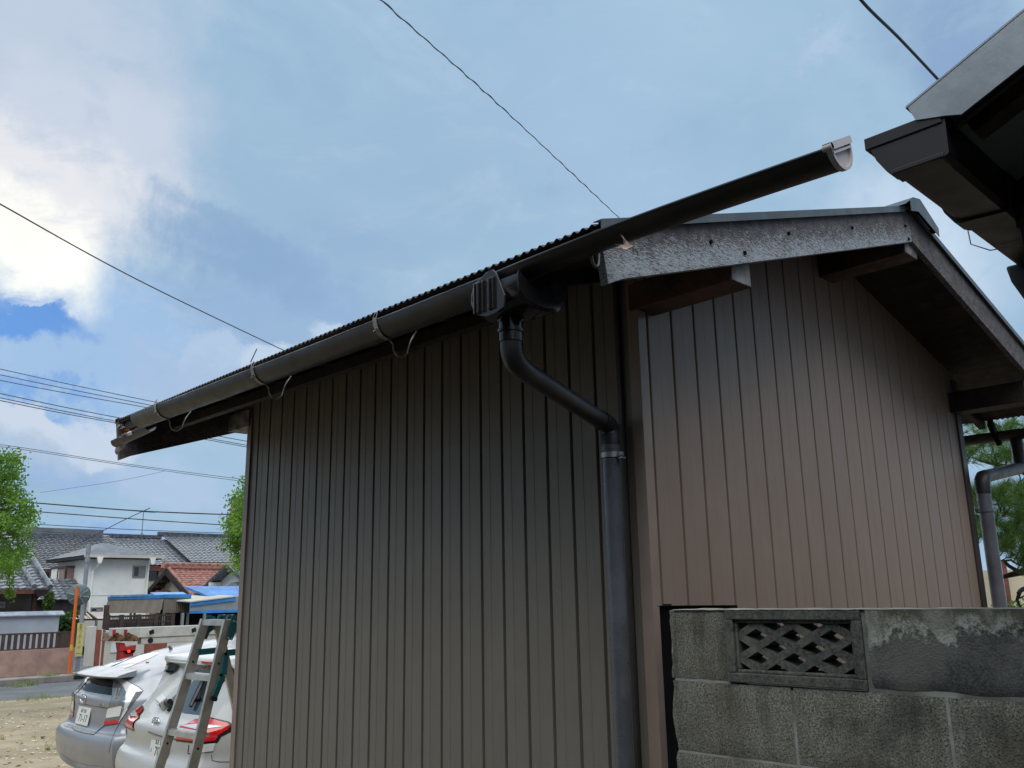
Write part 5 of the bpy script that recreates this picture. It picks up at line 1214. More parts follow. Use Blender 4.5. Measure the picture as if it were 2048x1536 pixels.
    def plate(s, px, py, num, tilt=.12, kana='・'):
        c, n_ = s.hit(px, py, .012); n_ = Vector((-1, 0, tilt)).normalized(); ux = Vector((0, -1, 0)); uy = ux.cross(n_); uy = uy if uy.z > 0 else -uy
        mb = MB(); mb.obox(c, ux * .165, uy * .0825, n_ * .004); pl = mb.build('number_plate', 'plate_white', s.o, bevel=.002)
        t0 = c + n_ * .0045
        text_mesh('digits', num, .098, 'plate_ink', pl, frame_mx(t0 + ux * .018 - uy * .025, ux, uy))
        text_mesh('small_mark', kana, .035, 'plate_ink', pl, frame_mx(t0 - ux * .135 - uy * .025, ux, uy))
        mb = MB()                                          # the small upper line, too blurred to read
        for k, (a, w_) in enumerate(((-.062, .017), (-.026, .017), (.018, .008), (.040, .008), (.062, .008))):
            q = t0 + ux * a + uy * .046; mb.obox(q, ux * w_ * .75, uy * .003, n_ * .0007); mb.obox(q + uy * .012, ux * w_ * .6, uy * .003, n_ * .0007); mb.obox(q - uy * .012, ux * w_ * .7, uy * .003, n_ * .0007); mb.obox(q, ux * .003, uy * .017, n_ * .0008)
        mb.build('upper_line', 'plate_ink', pl); return pl

def ring(zs, ys): return list(zip(ys, zs))
# ---- silver fastback
rear_s = [(.16, .62, .26), (.09, .72, .30), (.055, .755, .36), (.02, .77, .50), (.02, .77, .60), (.045, .755, .655), (.10, .725, .675), (.118, .705, .72), (.125, .695, .86), (.115, .685, .955), (.15, .66, .985), (.20, .61, 1.095), (.235, .595, 1.12), (.265, .575, 1.14), (.30, .55, 1.17)]
def st_s(x, yw, zb, belt, zroof, yr, yrail):
    h = zroof
    zs = [zb, zb + .05, zb + .14, .50, .60, .66, .70, .76, .84, belt - .03, belt, (belt * .55 + h * .45), (belt * .25 + h * .75), h - .045, h]
    ys = [yw - .14, yw - .05, yw - .015, yw, yw, yw, yw - .003, yw - .008, yw - .016, yw - .03, yw - .045, (yw - .045) * .55 + yrail * .45, (yw - .045) * .25 + yrail * .75, yrail, yr]
    return (x, ring(zs, ys))
S = Car('silver_car', 'silver fastback car with number plate 71-17, farther of the two parked cars', 3.36, 9.55,
  [(.36, ring([.24, .28, .34, .50, .60, .66, .69, .76, .86, .965, 1.0, 1.105, 1.14, 1.175, 1.215], [.73, .80, .825, .845, .845, .838, .825, .81, .795, .77, .755, .70, .67, .64, .61])),
   st_s(.55, .872, .22, 1.02, 1.262, .645, .672), st_s(.95, .875, .20, 1.02, 1.345, .64, .668), st_s(1.5, .875, .20, 1.01, 1.43, .62, .655), st_s(2.1, .873, .20, .99, 1.46, .60, .64), st_s(2.7, .87, .20, .97, 1.42, .60, .65),
   st_s(3.3, .865, .20, .95, 1.20, .62, .70), st_s(3.75, .85, .20, .90, .985, .66, .74), st_s(4.15, .80, .20, .82, .86, .60, .70), st_s(4.38, .70, .22, .70, .74, .50, .60), st_s(4.46, .58, .25, .58, .60, .42, .5)], rear_s, 'car_silver', .03, .075)
S.patch('rear_window', [(162.2, 1350.4), (225.7, 1359.4), (227.5, 1363), (224.3, 1391), (198, 1387), (172.5, 1382.3), (160.2, 1378.4), (163.2, 1363.8)], 'car_glass', .003)
S.patch('tail_lamp', [(227.2, 1357.9), (238.9, 1354.5), (258, 1363), (276, 1373.5), (285.8, 1381.3), (270, 1401), (254.5, 1420), (238, 1446), (209.6, 1449.8), (216.5, 1418), (224.5, 1391)], 'lamp_clear', .004, None, True)
S.patch('lamp_core', [(228, 1359.5), (233, 1360.5), (247, 1372), (252.5, 1384), (248.7, 1407), (246, 1425), (239.5, 1440.5), (212, 1440.8), (216.5, 1418), (224.5, 1391)], 'lamp_smoke', .007, None, True)
S.patch('lamp_fin', [(272.1, 1384.3), (284.5, 1382.6), (270, 1401), (256, 1420), (254.5, 1416)], 'car_trim', .007, None, True)
S.patch('stop_lamp', [(210.6, 1441.6), (239, 1440.4), (236.5, 1447.2), (209.4, 1449.6)], 'lamp_red', .009, None, True)
for a in ((226.5, 1368), (231, 1374), (236, 1380.5)):
    pass
mbl = MB()
for k in range(6):
    for px, dxx in ((235.5, -1.1), (242.0, -1.6)):
        c, n_ = S.hit(px + dxx * k * .9, 1378 + 4.2 * k, .009); mbl.obox(c, Vector((0, .012, 0)), Vector((0, 0, .008)), n_ * .004)
mbl.build('lamp_beads', 'chrome', S.o)
S.patch('roof_glass', [(207, 1334.5), (216, 1338), (236, 1341.8), (262, 1332.5), (300, 1316.5), (318, 1307.5), (300, 1303.5), (262, 1314), (228, 1325)], 'car_glass_sky', .003, cuts=4)
S.line('glass_edge', [(208, 1335.5), (213, 1337.5), (240, 1326.5), (270, 1314), (295, 1303.5)], .007, 'car_black')
S.line('panel_gap', [(156, 1406), (185, 1411.5), (216, 1416.5)], .004, 'car_black'); S.line('panel_gap', [(143, 1454), (149, 1460.5), (168, 1466), (188, 1469.3), (198, 1460.5), (208.6, 1451.8), (213, 1450.4), (233, 1448)], .005, 'car_black')
S.line('panel_gap', [(239, 1447), (230, 1463), (222.3, 1484), (218, 1505)], .003, 'car_trim'); S.line('panel_gap', [(239, 1446.5), (246.7, 1450.3), (266, 1451), (290, 1451)], .003, 'car_trim')
S.patch('side_window', [(361.3, 1333), (366.7, 1326.5), (377.4, 1323.8), (400, 1320), (440, 1318), (440, 1351), (390, 1350.5), (374.2, 1350)], 'car_black', .004, None, True)
S.patch('side_glass', [(374, 1337), (379, 1331), (400, 1326), (436, 1323), (436, 1347), (392, 1346), (379, 1345.5)], 'car_glass_green', .006, None, True)
S.patch('lower_lip', [(122, 1507), (140, 1520), (170, 1529.5), (205, 1534), (205, 1541), (165, 1537), (135, 1527), (121, 1515)], 'coping', .003)
mb = MB(); sx_ = lambda x, y, z: (S.X0 + x, S.Y0 + y, z); rws = []
for k in range(13):
    t_ = -1 + k / 6; y = .535 * t_; bo = .085 * abs(t_) ** 3
    rws.append([sx_(.25 + .3 * bo, y * .97, 1.165), sx_(.015 + bo, y, 1.160), sx_(.010 + bo, y, 1.172), sx_(.05 + bo, y * .995, 1.186), sx_(.15 + .6 * bo, y * .985, 1.204), sx_(.27 + .3 * bo, y * .97, 1.222 + .012 * (1 - t_ * t_))])
mb.grid(rws); mb.poly(rws[0]); mb.poly(rws[-1]); sp_ = mb.build('spoiler', 'car_silver', S.o, smooth=45)
MB().tube([sx_(.017 + .085 * abs(-1 + k / 6) ** 3, .535 * (-1 + k / 6), 1.158) for k in range(13)], .0055, 6).build('spoiler_edge', 'car_black', sp_)
S.patch('lamp_lens', [(213, 1436), (217.5, 1417), (246, 1411), (241, 1432)], 'lamp_clear', .010, None, True); S.line('lamp_outline', [(228, 1358.5), (240, 1355), (276, 1373.5), (286, 1381.5), (255, 1420), (238.5, 1446), (210, 1449.8), (217, 1418), (224.8, 1391), (228, 1360)], .0035, 'car_trim', off=.004)
S.emblem(167.6, 1397); S.plate(168.8, 1431.5, '71-17', .16)
c, n_ = S.hit(205, 1410.5, .006); text_mesh('badge', 'PRIUS', .042, 'chrome', S.o, frame_mx(c, (0, -1, 0), (.1, 0, 1)))
S.wheels((.92, 3.62), .76); c, n_ = S.hit(342.5, 1298.5, 0); MB().tube([c, c + Vector((-.03, 0, .035))], [.02, .012], 10).build('aerial_base', 'car_trim', S.o)
# seat backs seen through the small rear window are dark shapes behind real glass: kept as a darker liner
# ---- white hatchback
rear_w = [(.14, .66, .26), (.06, .74, .31), (.02, .765, .40), (.0, .775, .52), (.02, .775, .62), (.06, .765, .66), (.075, .755, .70), (.06, .75, .78), (.05, .735, .86), (.10, .72, .915), (.15, .70, .95), (.30, .65, 1.14), (.44, .61, 1.31), (.30, .585, 1.345), (.30, .575, 1.375)]
def st_w(x, yw, zb, belt, zroof, yr, yrail): return st_s(x, yw, zb, belt, zroof, yr, yrail)
Wc = Car('white_car', 'white hatchback with big red tail lamp, half hidden behind the stepladder', 3.24, 7.56,
  [(.30, ring([.24, .28, .36, .52, .62, .66, .70, .78, .86, .92, .96, 1.15, 1.32, 1.365, 1.40], [.76, .84, .87, .88, .88, .88, .875, .868, .855, .83, .81, .725, .66, .635, .60])),
   st_w(.6, .885, .22, 1.0, 1.42, .60, .65), st_w(1.0, .885, .20, 1.0, 1.45, .60, .65), st_w(1.6, .885, .20, .98, 1.47, .60, .65), st_w(2.3, .88, .20, .96, 1.44, .60, .65), st_w(2.9, .875, .20, .94, 1.22, .62, .70), st_w(3.3, .86, .20, .92, 1.02, .66, .74), st_w(3.8, .83, .20, .86, .90, .6, .72), st_w(4.15, .72, .22, .72, .76, .5, .6), st_w(4.27, .58, .25, .58, .60, .42, .5)], rear_w, 'car_white', .03, .07)
Wc.patch('rear_window', [(318, 1410), (350, 1376), (383, 1345), (415, 1329.5), (450, 1336.5), (452, 1359), (425, 1395), (399, 1430), (371, 1427), (340, 1417)], 'car_glass_sky', .003, cuts=4)
Wc.patch('pillar_garnish', [(452, 1334.5), (476, 1341), (476, 1354), (464, 1364), (450, 1358)], 'car_black', .004, None, True)
Wc.patch('lamp_surround', [(391, 1438.4), (420.6, 1434.5), (458.5, 1443.5), (469, 1452), (466, 1462), (442, 1474), (435, 1485.5), (404.9, 1488.8), (352, 1482), (355.6, 1466.3), (360, 1452.8), (373.4, 1448.4)], 'car_black', .003, None, True)
Wc.patch('tail_lamp', [(392.5, 1440.4), (420.6, 1438), (454, 1446.5), (461, 1452.8), (456, 1459), (437, 1470), (431, 1481), (404.9, 1484), (354.2, 1477.7), (357.6, 1466.3), (362, 1453.3), (374.4, 1450)], 'lamp_red', .010, None, True)
Wc.patch('lamp_strip', [(364.4, 1453.2), (392.5, 1450), (415, 1451.5), (446, 1454), (413.9, 1458.4), (392.5, 1460.2)], 'lamp_clear', .014, None, True)
Wc.patch('reversing_lamp', [(396, 1489.5), (430.7, 1486.4), (426.2, 1502), (397, 1505.6)], 'lamp_clear', .006, None, True)
Wc.line('panel_gap', [(378, 1490), (376, 1507), (426, 1503)], .004, 'car_black'); Wc.line('panel_gap', [(297, 1463), (315, 1470), (332, 1475), (352, 1478)], .006, 'car_trim')
Wc.line('panel_gap', [(423, 1510), (424, 1521), (440, 1524), (464, 1523.5)], .003, 'car_trim')
Wc.emblem(312.5, 1446.6, .065); Wc.plate(321, 1497, '70-0', .10, 'さ')
a, b_ = Wc.hit(414, 1360, .03)[0], Wc.hit(386, 1417, .03)[0]; MB().tube([a, a.lerp(b_, .5), b_], [.022, .022, .016], 8).build('wiper', 'car_black', Wc.o)
a = Wc.hit(389, 1400, .02)[0]; MB().tube([a, Wc.hit(404, 1400, .02)[0]], .012, 8).build('wiper_pivot', 'car_black', Wc.o)
c, n_ = Wc.hit(331, 1409, .035); mb = MB(); mb.obox(c, Vector((.01, .075, .01)), Vector((-.02, 0, .032)), Vector((.03, 0, .02))); pm = mb.build('parking_mirror', 'car_white', Wc.o, bevel=.008)
mb = MB(); mb.obox(c + Vector((-.034, 0, -.022)), Vector((.008, .06, .008)), Vector((-.014, 0, .022)), Vector((.001, 0, .001))); mb.build('mirror_glass', 'chrome', pm)
a = Wc.hit(349, 1412, .03)[0]; MB().tube([c + Vector((0, -.06, 0)), a + Vector((-.02, 0, .02)), a, Wc.hit(338, 1424, .01)[0]], [.02, .024, .02, .014], 8).build('mirror_arm', 'car_black', pm)
c, n_ = Wc.hit(413.5, 1325.5, .004); MB().obox(c, Vector((.004, 0, 0)), Vector((0, .10, 0)), Vector((0, 0, .010))).build('high_stop_lamp', 'lamp_red', Wc.o)
Wc.wheels((.82, 3.42), .77)

# ================================================================ STEPLADDER
T = at(458, 1240, 5.22); yR = T.y; BR = ony(386, 1536, yR)
yL = yR + .30; TL = Vector((T.x, yL, T.z)); BL = ony(319, 1536, yL + .035)
ext = lambda a, b_: a + (b_ - a) * ((a.z - .01) / (a.z - b_.z))
RB, LB = ext(T, BR), ext(TL, BL)
ld = thing('stepladder', 'aluminium stepladder with teal hinge plates standing behind the white car', 'ladder', ((T.x + RB.x) / 2, (yR + yL) / 2, .01))
ld['label'] = 'aluminium stepladder with teal hinge plates, standing by the corner of the shed'
for nm, a, b_ in (('rail', T, RB), ('rail', TL, LB)):
    d = (b_ - a).normalized(); nrm = Vector((0, 1, 0)).cross(d).normalized(); sd = d.cross(nrm); mb = MB(); m_ = (a + b_) / 2; h = (b_ - a) / 2
    mb.obox(m_, h, nrm * .027, sd * .003)
    mb.obox(m_ + nrm * .026 + sd * .010, h, nrm * .0018, sd * .012); mb.obox(m_ - nrm * .026 + sd * .010, h, nrm * .0018, sd * .012)
    rl = mb.build(nm, 'alu', ld)
    for k, t_ in enumerate((.14, .40, .62)): q = a + (b_ - a) * t_ ; MB().tube([q - sd * .004, q + sd * .0045], .007, 10).build('hole', 'dark_inside', rl)
    MB().obox(b_ + Vector((0, 0, .02)), nrm * .034, sd * .016, Vector((0, 0, .025))).build('foot', 'rubber', rl)
for k, (pa, pb) in enumerate((((425, 1239), (458, 1240)), ((384, 1347), (429, 1351)), ((344, 1455), (394, 1466)))):
    pass
tz = [T.z - .004, onx(428, 1350, (T + (RB - T) * .2).x).z]
dz = ony(429, 1351, yR).z - ony(458, 1240, yR).z
k = 0
while T.z + dz * k > .15:
    t_ = (-dz * k) / (T.z - .01) ; a, b_ = T + (RB - T) * t_, TL + (LB - TL) * t_
    mb = MB(); c = (a + b_) / 2; mb.obox(c + Vector((.012, 0, -.004)), (b_ - a) / 2, Vector((.034, 0, 0)), Vector((0, 0, .003)))
    mb.obox(c + Vector((-.022, 0, -.018)), (b_ - a) / 2, Vector((.002, 0, 0)), Vector((0, 0, .014))); mb.obox(c + Vector((.046, 0, -.014)), (b_ - a) / 2, Vector((.002, 0, 0)), Vector((0, 0, .010)))
    for q in (-.018, 0, .018): mb.obox(c + Vector((.012 + q, 0, 0)), (b_ - a) / 2, Vector((.005, 0, 0)), Vector((0, 0, .0028)))
    mb.build('step', 'alu_light', ld); k += 1
# rear legs, hinge plates, spreader and latch
RL = [(T.x + .07, yR + .01, T.z - .02), (T.x + .62, yR - .02, .01)]; LL = [(T.x + .07, yL - .01, T.z - .02), (T.x + .62, yL + .03, .01)]
for q in (RL, LL): MB().bar(q[0], q[1], .022, .05, (1, 0, 0)).build('rear_leg', 'alu', ld)
for zz in (.5, 1.1): f_ = (T.z - .02 - zz) / (T.z - .03); MB().bar(Vector(RL[0]).lerp(Vector(RL[1]), f_), Vector(LL[0]).lerp(Vector(LL[1]), f_), .02, .03).build('cross_bar', 'alu_light', ld)
for yy, sg_ in ((yR - .012, -1), (yL + .012, 1)):
    pp = [ony(px, py, yR - .012) for px, py in ((464, 1229.5), (472, 1230.5), (482, 1235), (482, 1258), (470, 1266.5), (464, 1281), (452, 1278), (458, 1252))]
    mb = MB(); mb.prism([(p.x, yy, p.z) for p in pp], (0, sg_ * .006, 0)); hp = mb.build('hinge_plate', 'teal', ld, bevel=.002)
    mb = MB()
    for px, py in ((466.5, 1242), (472.5, 1244), (455.5, 1276), (462, 1277.5)): q = ony(px, py, yR - .012); mb.tube([(q.x, yy, q.z), (q.x, yy + sg_ * .009, q.z)], .006, 10)
    mb.build('rivets', 'alu_light', hp)
mb = MB(); q = Vector((T.x + .02, (yR + yL) / 2, T.z + .012))
for yy in (yL - .06, yL - .17): mb.tube([(T.x + .05, yy, T.z - .01), (T.x + .06, yy, T.z + .022), (T.x + .085, yy, T.z + .022), (T.x + .09, yy, T.z - .015)], .012, 8)
mb.build('top_handle', 'teal', ld, smooth=50)
for yy in (yR + .012, yL - .012):
    a = ony(452, 1307, yR); t_ = (T.z - a.z) / (T.z - .01); p_ = T + (RB - T) * t_; q_ = Vector(RL[0]).lerp(Vector(RL[1]), (T.z - a.z) / (T.z - .03))
    MB().bar((p_.x, yy, a.z), (q_.x, yy, a.z + .008), .005, .036).build('spreader', 'teal', ld)
pts = [ony(452.5, 1309, yR - .02), ony(447, 1350, yR - .02), ony(441, 1364, yR - .02), ony(429, 1394, yR - .02)]
mb = MB()
for a, b_ in zip(pts, pts[1:]): mb.bar(a, b_, .012, .034, (1, 0, .3))
lv = mb.build('latch', 'teal', ld, bevel=.003)
a, b_ = pts[-1], ony(426, 1401, yR - .02); MB().bar(a, b_, .018, .038, (1, 0, .3)).build('latch_end', 'rubber', lv)
mb = MB()
for px, py in ((451.5, 1308), (442.5, 1350)): q = ony(px, py, yR - .026); mb.tube([(q.x, q.y - .004, q.z), (q.x, q.y + .01, q.z)], .008, 10)
mb.build('latch_bolts', 'iron_black', lv)

# ================================================================ TREES AND PLANTS
def leaf_quad(mb, c, rnd, s_):
    n_ = Vector((rnd.gauss(0, 1), rnd.gauss(0, 1), rnd.gauss(.5, 1))).normalized(); ux = n_.orthogonal().normalized(); a = rnd.uniform(0, 6.28)
    ux = (ux * math.cos(a) + n_.cross(ux) * math.sin(a)); uy = n_.cross(ux); w_ = s_ * rnd.uniform(.7, 1.25)
    mb.poly([c - ux * w_ * .6, c + uy * w_ * .5 - ux * w_ * .05 + n_ * w_ * .12, c + ux * w_ * .55, c - uy * w_ * .5 - ux * w_ * .05 + n_ * w_ * .12])
def leafy(name, label, poly, dep, spread, ncl, nleaf, size, trunk_px, seed, mt='leaf', rad=.16, cat='tree', group=None):
    rnd = random.Random(seed); xs_ = [p[0] for p in poly]; ys_ = [p[1] for p in poly]; cl = []
    while len(cl) < ncl:
        px, py = rnd.uniform(min(xs_), max(xs_)), rnd.uniform(min(ys_), max(ys_))
        if inside((px, py), poly): cl.append(at(px, py, dep + rnd.gauss(0, spread)))
    base = at(trunk_px[0], trunk_px[1], dep); base.z = .01
    o = thing(name, label, cat, base, group); mb = MB()
    for c in cl:
        k = rnd.uniform(.6, 1.3)
        for _ in range(int(nleaf * k)):
            d = Vector((rnd.gauss(0, 1), rnd.gauss(0, 1), rnd.gauss(0, .8))); leaf_quad(mb, c + d * rad * .55 * k, rnd, size)
    mb.build('crown', mt, o)
    top = max(c.z for c in cl); cen = sum(cl, Vector()) / len(cl); mb = MB()
    p1 = Vector((base.x + (cen.x - base.x) * .4, base.y + (cen.y - base.y) * .4, cen.z * .6)); p2 = Vector((cen.x, cen.y, cen.z + (top - cen.z) * .5))
    mb.tube([base, p1, cen, p2], [.09, .07, .045, .015], 10)
    for c in cl[::2]:
        t_ = min(1, max(0, (c.z - p1.z) / max(.1, p2.z - p1.z))) * .8; s0 = p1.lerp(p2, t_); md = s0.lerp(c, .55) + Vector((0, 0, .05)); mb.tube([s0, md, c], [.016, .010, .004], 5)
    mb.build('trunk', 'bark', o, smooth=50); return o
left_tree = leafy('street_tree', 'bright green leafy tree with a drooping sprig at the left edge of the view',
      [(-150, 900), (8, 905), (30, 915), (34, 945), (26, 965), (44, 985), (50, 1005), (60, 1012), (66, 1040), (58, 1062), (50, 1085), (52, 1105), (40, 1118), (32, 1135), (34, 1150), (20, 1142), (-20, 1150), (-150, 1140)], 15, .5, 330, 75, .041, (-75, 1200), 11)
leafy('street_tree', 'bright green leafy tree rising behind the left corner of the shed',
      [(484, 955), (474, 980), (464, 1000), (468, 1014), (452, 1040), (449, 1062), (464, 1075), (452, 1092), (458, 1105), (462, 1122), (472, 1140), (486, 1146), (560, 1130), (600, 1040), (560, 960)], 16, .45, 190, 72, .043, (540, 1200), 12)
rnd = random.Random(4); mb = MB()
for (px, py), n in (((18, 1150), 26), ((20, 1163), 22), ((19, 1174), 18), ((21, 1184), 30), ((14, 1190), 26), ((24, 1190), 26)):
    c = at(px, py, 14.6)
    for _ in range(n): leaf_quad(mb, c + Vector((rnd.gauss(0, .035), rnd.gauss(0, .035), rnd.gauss(0, .04))), rnd, .045)
mb.tube([at(15, 1135, 14.7), at(19, 1165, 14.6), at(20, 1190, 14.6)], .006, 5); mb.build('hanging_sprig', 'leaf', left_tree)
def bush(label, px, py, wpx, hpx, dep, seed, n=1500):
    rnd = random.Random(seed); c = at(px, py, dep); k = dep / FPX; b_ = Vector((c.x, c.y, PV)); o = thing('bush', label, 'bush', b_); mb = MB()
    for _ in range(n):
        d = Vector((rnd.gauss(0, 1), rnd.gauss(0, 1), rnd.gauss(0, 1))); d = d / d.length * rnd.uniform(.55, 1.05) * (1 + .25 * noise.noise(d * 2 + Vector((seed, 0, 0))))
        leaf_quad(mb, c + Vector((d.x * wpx * k / 2, d.y * wpx * k / 2, d.z * hpx * k / 2)), rnd, .085)
    mb.build('foliage', 'leaf_bush', o); MB().tube([b_, c], [.05, .03], 6).build('stem', 'bark', o)
bush('round green bush rising beside the end of the pale grey wall', 131, 1250, 36, 46, 31, 1); bush('small green bush under the canopy near the orange post', 150, 1232, 22, 22, 31.5, 2, 700)
bush('dark narrow shrub between the bungalow and the white house', 97, 1204, 20, 46, 36, 3, 900)

def pine():
    rnd = random.Random(21); base = at(2075, 1230, 8.3); base.z = .01
    o = thing('pine_tree', 'dark green garden pine with long needle tufts beyond the right end of the shed', 'tree', base)
    mb = MB(); tufts = []
    reg = [([(1925, 846), (2130, 838), (2130, 952), (2060, 950), (1990, 925), (1925, 925)], 130, 8.0, .6), ([(1930, 968), (2130, 955), (2130, 1120), (2040, 1112), (1975, 1095), (1930, 1060)], 280, 8.0, .65), ([(2020, 1110), (2130, 1105), (2130, 1150), (2040, 1140)], 26, 8.0, .3)]
    for poly, n, dep, sp_ in reg:
        k = 0
        while k < n:
            px, py = rnd.uniform(1925, 2130), rnd.uniform(835, 1160)
            if inside((px, py), poly):
                c = at(px, py, dep + rnd.uniform(-sp_, sp_)); ax = Vector((rnd.gauss(-.25, .6), rnd.gauss(-.25, .6), rnd.gauss(.75, .4))).normalized(); tufts.append((c, ax)); k += 1
    for c, ax in tufts:
        L_ = rnd.uniform(.10, .16); e_ = ax.orthogonal().normalized(); f_ = ax.cross(e_)
        for _ in range(95):
            a = rnd.uniform(0, 6.283); sp_ = rnd.uniform(.25, 1.25); d = (ax * math.cos(sp_) + (e_ * math.cos(a) + f_ * math.sin(a)) * math.sin(sp_)).normalized()
            s0 = c + ax * rnd.uniform(-.07, .03); sd = d.cross(Vector((rnd.gauss(0, 1), rnd.gauss(0, 1), rnd.gauss(0, 1)))).normalized() * .0016; e1_ = s0 + d * L_ * rnd.uniform(.75, 1.1) - Vector((0, 0, .012))
            mb.poly([s0 - sd, s0 + sd, e1_])
    mb.build('crown', 'needle', o)
    mb = MB(); tp = at(2100, 850, 8.3)
    mb.tube([base, at(2085, 1190, 8.3), at(2092, 1100, 8.4), at(2080, 1000, 8.4), tp], [.12, .10, .08, .06, .03], 10)
    def limb(pts, r0): mb.tube([at(*p) for p in pts], [r0 * (1 - .7 * i / (len(pts) - 1)) for i in range(len(pts))], 8)
    limb([(2090, 1150, 8.3), (2050, 1142, 8.2), (2020, 1150, 8.1), (1998, 1156, 8.1)], .045); limb([(2085, 1165, 8.3), (2060, 1172, 8.2), (2040, 1182, 8.1), (2034, 1200, 8.1), (2042, 1216, 8.1)], .03); limb([(2045, 1178, 8.1), (2036, 1186, 8.0), (2040, 1196, 8.0), (2052, 1190, 8.0)], .018)
    limb([(2040, 1145, 8.1), (2018, 1132, 8.0), (2008, 1122, 8.0), (2022, 1120, 7.9), (2040, 1132, 7.9)], .02); limb([(2088, 1090, 8.4), (2030, 1060, 8.1), (1985, 1045, 8.0), (1950, 1030, 8.0)], .035); limb([(2090, 960, 8.4), (2020, 935, 8.1), (1975, 925, 7.9), (1945, 915, 7.9)], .03)
    for c, ax in tufts[::4]: mb.tube([c - ax * .14 + Vector((.02, .02, -.02)), c - ax * .06, c + ax * .01], [.006, .005, .003], 5)
    mb.build('trunk', 'bark_dark', o, smooth=50)
    mb = MB()
    for c, ax in tufts[::9]: mb.tube([c, c + ax * .03], [.006, .003], 6)
    mb.build('buds', 'leaf_dry', o)
pine()
y = 15; q0, q1 = at(1994, 1205, 15), at(2008, 1135, 15)
hb = thing('garden_house', 'cream house wall with white framed window glimpsed under the pine', 'house', (q0.x, q0.y, 0))
rr = Vector((RT.x, RT.y, 0)).normalized(); ff = Vector((FW.x, FW.y, 0)).normalized(); P0 = at(1996, 1170, 15)
mb = MB(); mb.obox(P0 + rr * 1.2 + ff * 1.5 + Vector((0, 0, -.75)), rr * 1.3, ff * 1.4, Vector((0, 0, 1.0))); mb.build('wall', 'plaster_cream', hb)
mb = MB(); mb.obox(P0 + rr * .02, rr * .075, ff * .03, Vector((0, 0, .38))); wn_ = mb.build('window', 'plaster_white', hb)
mb = MB(); mb.obox(P0 + rr * .13, rr * .035, ff * .05, Vector((0, 0, .42))); mb.build('post', 'red_timber', hb)
mb = MB(); rnd = random.Random(8); o = thing('garden_shrub', 'pale green shrub low behind the wall at the foot of the pine', 'bush', at(2015, 1210, 9.5))
for _ in range(900): px, py = rnd.uniform(1985, 2080), 1196 + rnd.random() ** .6 * 60; leaf_quad(mb, at(px, py + 8 * noise.noise(Vector((px * .05, 1, 1))), rnd.uniform(9.2, 9.9)), rnd, .035)
mb.build('foliage', 'leaf_bush', o)
mb = MB(); rnd = random.Random(9)
for k in range(1700):
    x = rnd.uniform(3, 22); dn = max(0, noise.noise(Vector((x * .9, 3, 1))) + .25)
    if rnd.random() > dn * 1.5 + .05: continue
    y = 20.2 + rnd.gauss(0, .16); h = rnd.uniform(.04, .14) * (.6 + 1.3 * dn); b0 = Vector((x, y, .01)); t_ = b0 + Vector((rnd.gauss(0, .3), rnd.gauss(0, .3), 1)) * h; sd = Vector((rnd.uniform(-1, 1), rnd.uniform(-1, 1), 0)).normalized() * .007
    mb.poly([b0 - sd, b0 + sd, t_])
for px, py, n, hh in ((98, 1364, 70, .30), (33, 1374, 30, .16), (60, 1371, 30, .15), (95, 1500, 9, .15), (4, 1480, 16, .08)):
    b_ = onz(px, py, .01)
    for _ in range(n):
        b0 = b_ + Vector((rnd.gauss(0, .07 if py < 1400 else .02), rnd.gauss(0, .07 if py < 1400 else .02), 0)); t_ = b0 + Vector((rnd.gauss(0, .3), rnd.gauss(0, .3), 1)) * hh * rnd.uniform(.5, 1.2); sd = Vector((rnd.uniform(-1, 1), rnd.uniform(-1, 1), 0)).normalized() * (.013 if py < 1400 else .006)
        mb.poly([b0 - sd, b0 + sd, t_])
stuff(mb.build('weeds', 'grass'))
mb = MB(); rnd = random.Random(10)
for _ in range(1400):
    r_ = rnd.uniform(5, 19); az = R(rnd.uniform(66, 80)); c = Vector((r_ * math.cos(az), r_ * math.sin(az), .022)); s_ = rnd.uniform(.012, .045) * (1.6 if rnd.random() < .1 else 1); a = rnd.uniform(0, 6.28)
    ux, uy = Vector((math.cos(a), math.sin(a), rnd.gauss(0, .2))) * s_, Vector((-math.sin(a), math.cos(a), rnd.gauss(0, .2))) * s_ * rnd.uniform(.3, .8)
    mb.poly([c - ux, c - uy * .8 + ux * .2, c + ux, c + uy + Vector((0, 0, s_ * .3))])
stuff(mb.build('leaf_litter', 'leaf_pale'))

# ================================================================ OVERHEAD WIRES
def spline(P_, n=14):
    out = []
    for i in range(len(P_) - 1):
        a, b_, c, d = P_[max(0, i - 1)], P_[i], P_[i + 1], P_[min(len(P_) - 1, i + 2)]
        for k in range(n): t_ = k / n; out.append(.5 * ((2 * b_) + (c - a) * t_ + (2 * a - 5 * b_ + 4 * c - d) * t_ ** 2 + (3 * b_ - 3 * c + d - a) * t_ ** 3))
    return out + [P_[-1]]
def wire(label, pts, r, mt='wire', group=None, cat='wire', name='overhead_wire'):
    P_ = spline([at(*p) for p in pts]); o = MB().tube(P_, r, 6).build(name, mt, org=P_[0], smooth=60); return tag(o, label, cat, group)
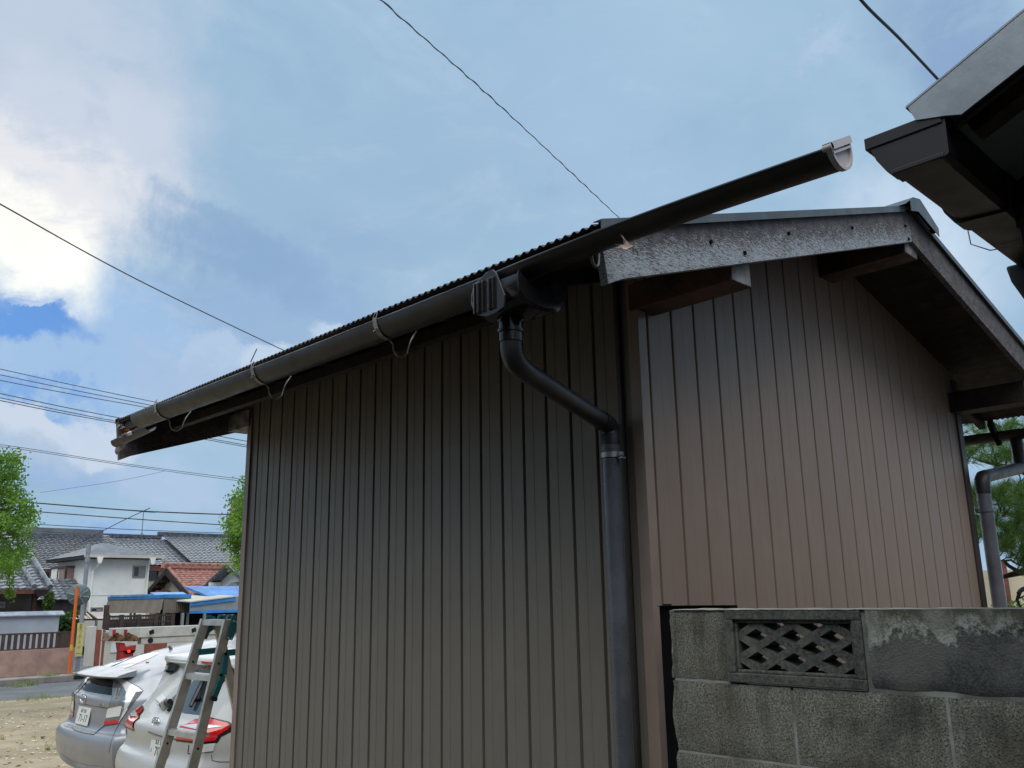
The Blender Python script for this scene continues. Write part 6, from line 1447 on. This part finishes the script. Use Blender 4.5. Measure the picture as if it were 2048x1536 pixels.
# twisted service drop: two strands winding round each other
P_ = spline([at(640, -115, 5.2), at(762, 0, 6.2), at(1010, 221, 9), at(1249, 446, 12.5)], 60); tot = 0; A_, B2 = [], []
for i, p in enumerate(P_):
    if i: tot += (p - P_[i - 1]).length
    d = (P_[min(i + 1, len(P_) - 1)] - P_[max(0, i - 1)]).normalized(); u = d.cross(Vector((0, 0, 1))).normalized(); v = d.cross(u); ph = tot * 2 * math.pi / .40
    q = (u * math.cos(ph) + v * math.sin(ph)) * (.0055 + .002 * math.sin(tot * 2.3)); A_.append(p + q); B2.append(p + q * .2)
mb = MB(); mb.tube(A_, .0052, 6); mb.tube(B2, .0040, 6); tag(mb.build('service_cable', 'cable', org=P_[0], smooth=60), 'thin twisted service cable crossing the open sky down to the shed ridge', 'cable')
P_ = spline([at(1640, -110, 2.3), at(1722, 0, 2.5), at(1800, 78, 2.75), at(1880, 163, 3.05)], 20); mb = MB(); mb.tube(P_, .0048, 8); mb.tube([p + Vector((.004, .002, .003)) for p in P_], .0035, 8)
tag(mb.build('service_cable', 'cable_green', org=P_[0], smooth=60), 'thick dark double cable running to the grey verge of the upper right house', 'cable')
wire('lone brown wire slanting down across the bright cloud to the gutter', [(-120, 338, 10), (0, 408, 11), (300, 572, 15), (640, 735, 21)], .0105, 'cable')
for k, (ya_, yb_) in enumerate(((738, 805), (749.5, 813), (760.5, 819))): wire('one of three evenly spaced wires, the upper trio left of the gutter end', [(-200, ya_ - 44, 34), (0, ya_, 36), (160, (ya_ + yb_) / 2 + 1.5, 38), (330, yb_ + 3, 40), (620, yb_ + 60, 44)], .016, 'wire', 'upper trio of wires by the gutter end')
for k, (ya_, yb_) in enumerate(((787, 840), (795.5, 848), (801, 851.5))): wire('one of the lower trio of wires that meet the gutter end', [(-200, ya_ - 42, 33), (0, ya_, 35), (130, (ya_ + yb_) / 2 + 1, 37), (262, yb_, 39), (600, yb_ + 62, 44)], .017, 'wire', 'lower trio of wires by the gutter end')
wire('upper strand of the close pair sagging above the left tree', [(-200, 868, 38), (0, 889, 40), (240, 926, 44), (480, 958, 48), (700, 985, 52)], .013, 'wire')
wire('lower strand of the close pair sagging above the left tree', [(-200, 873, 38), (0, 893, 40), (240, 929, 44), (480, 962, 48), (700, 990, 52)], .013, 'wire')
wire('faint branch wire rising to join the close pair of strands', [(80, 985, 44), (230, 963, 44.2), (330, 942, 45)], .008, 'wire')
for k, (q, r_, lb) in enumerate((([(-60, 996), (60, 1005), (283, 1022), (480, 1030)], .028, 'thick topmost street cable passing the television aerial'), ([(-60, 1014), (70, 1023), (283, 1039), (480, 1052)], .022, 'second street cable, with small clips, under the thickest one'), ([(-60, 1040), (65, 1048), (283, 1060), (480, 1067)], .016, 'third street wire down, just above the large grey roof'), ([(-60, 1058), (65, 1062), (250, 1071), (480, 1075)], .014, 'lowest street wire, skimming the ridge of the large grey roof'))):
    wire(lb, [(a, b_, 38 + .008 * a) for a, b_ in q], r_, 'cable' if k < 2 else 'wire')
wire('grey wire sloping steeply from the aerial down to the beige house', [(300, 1016, 42), (240, 1044, 44), (170, 1080, 46), (110, 1108, 48)], .020, 'wire')
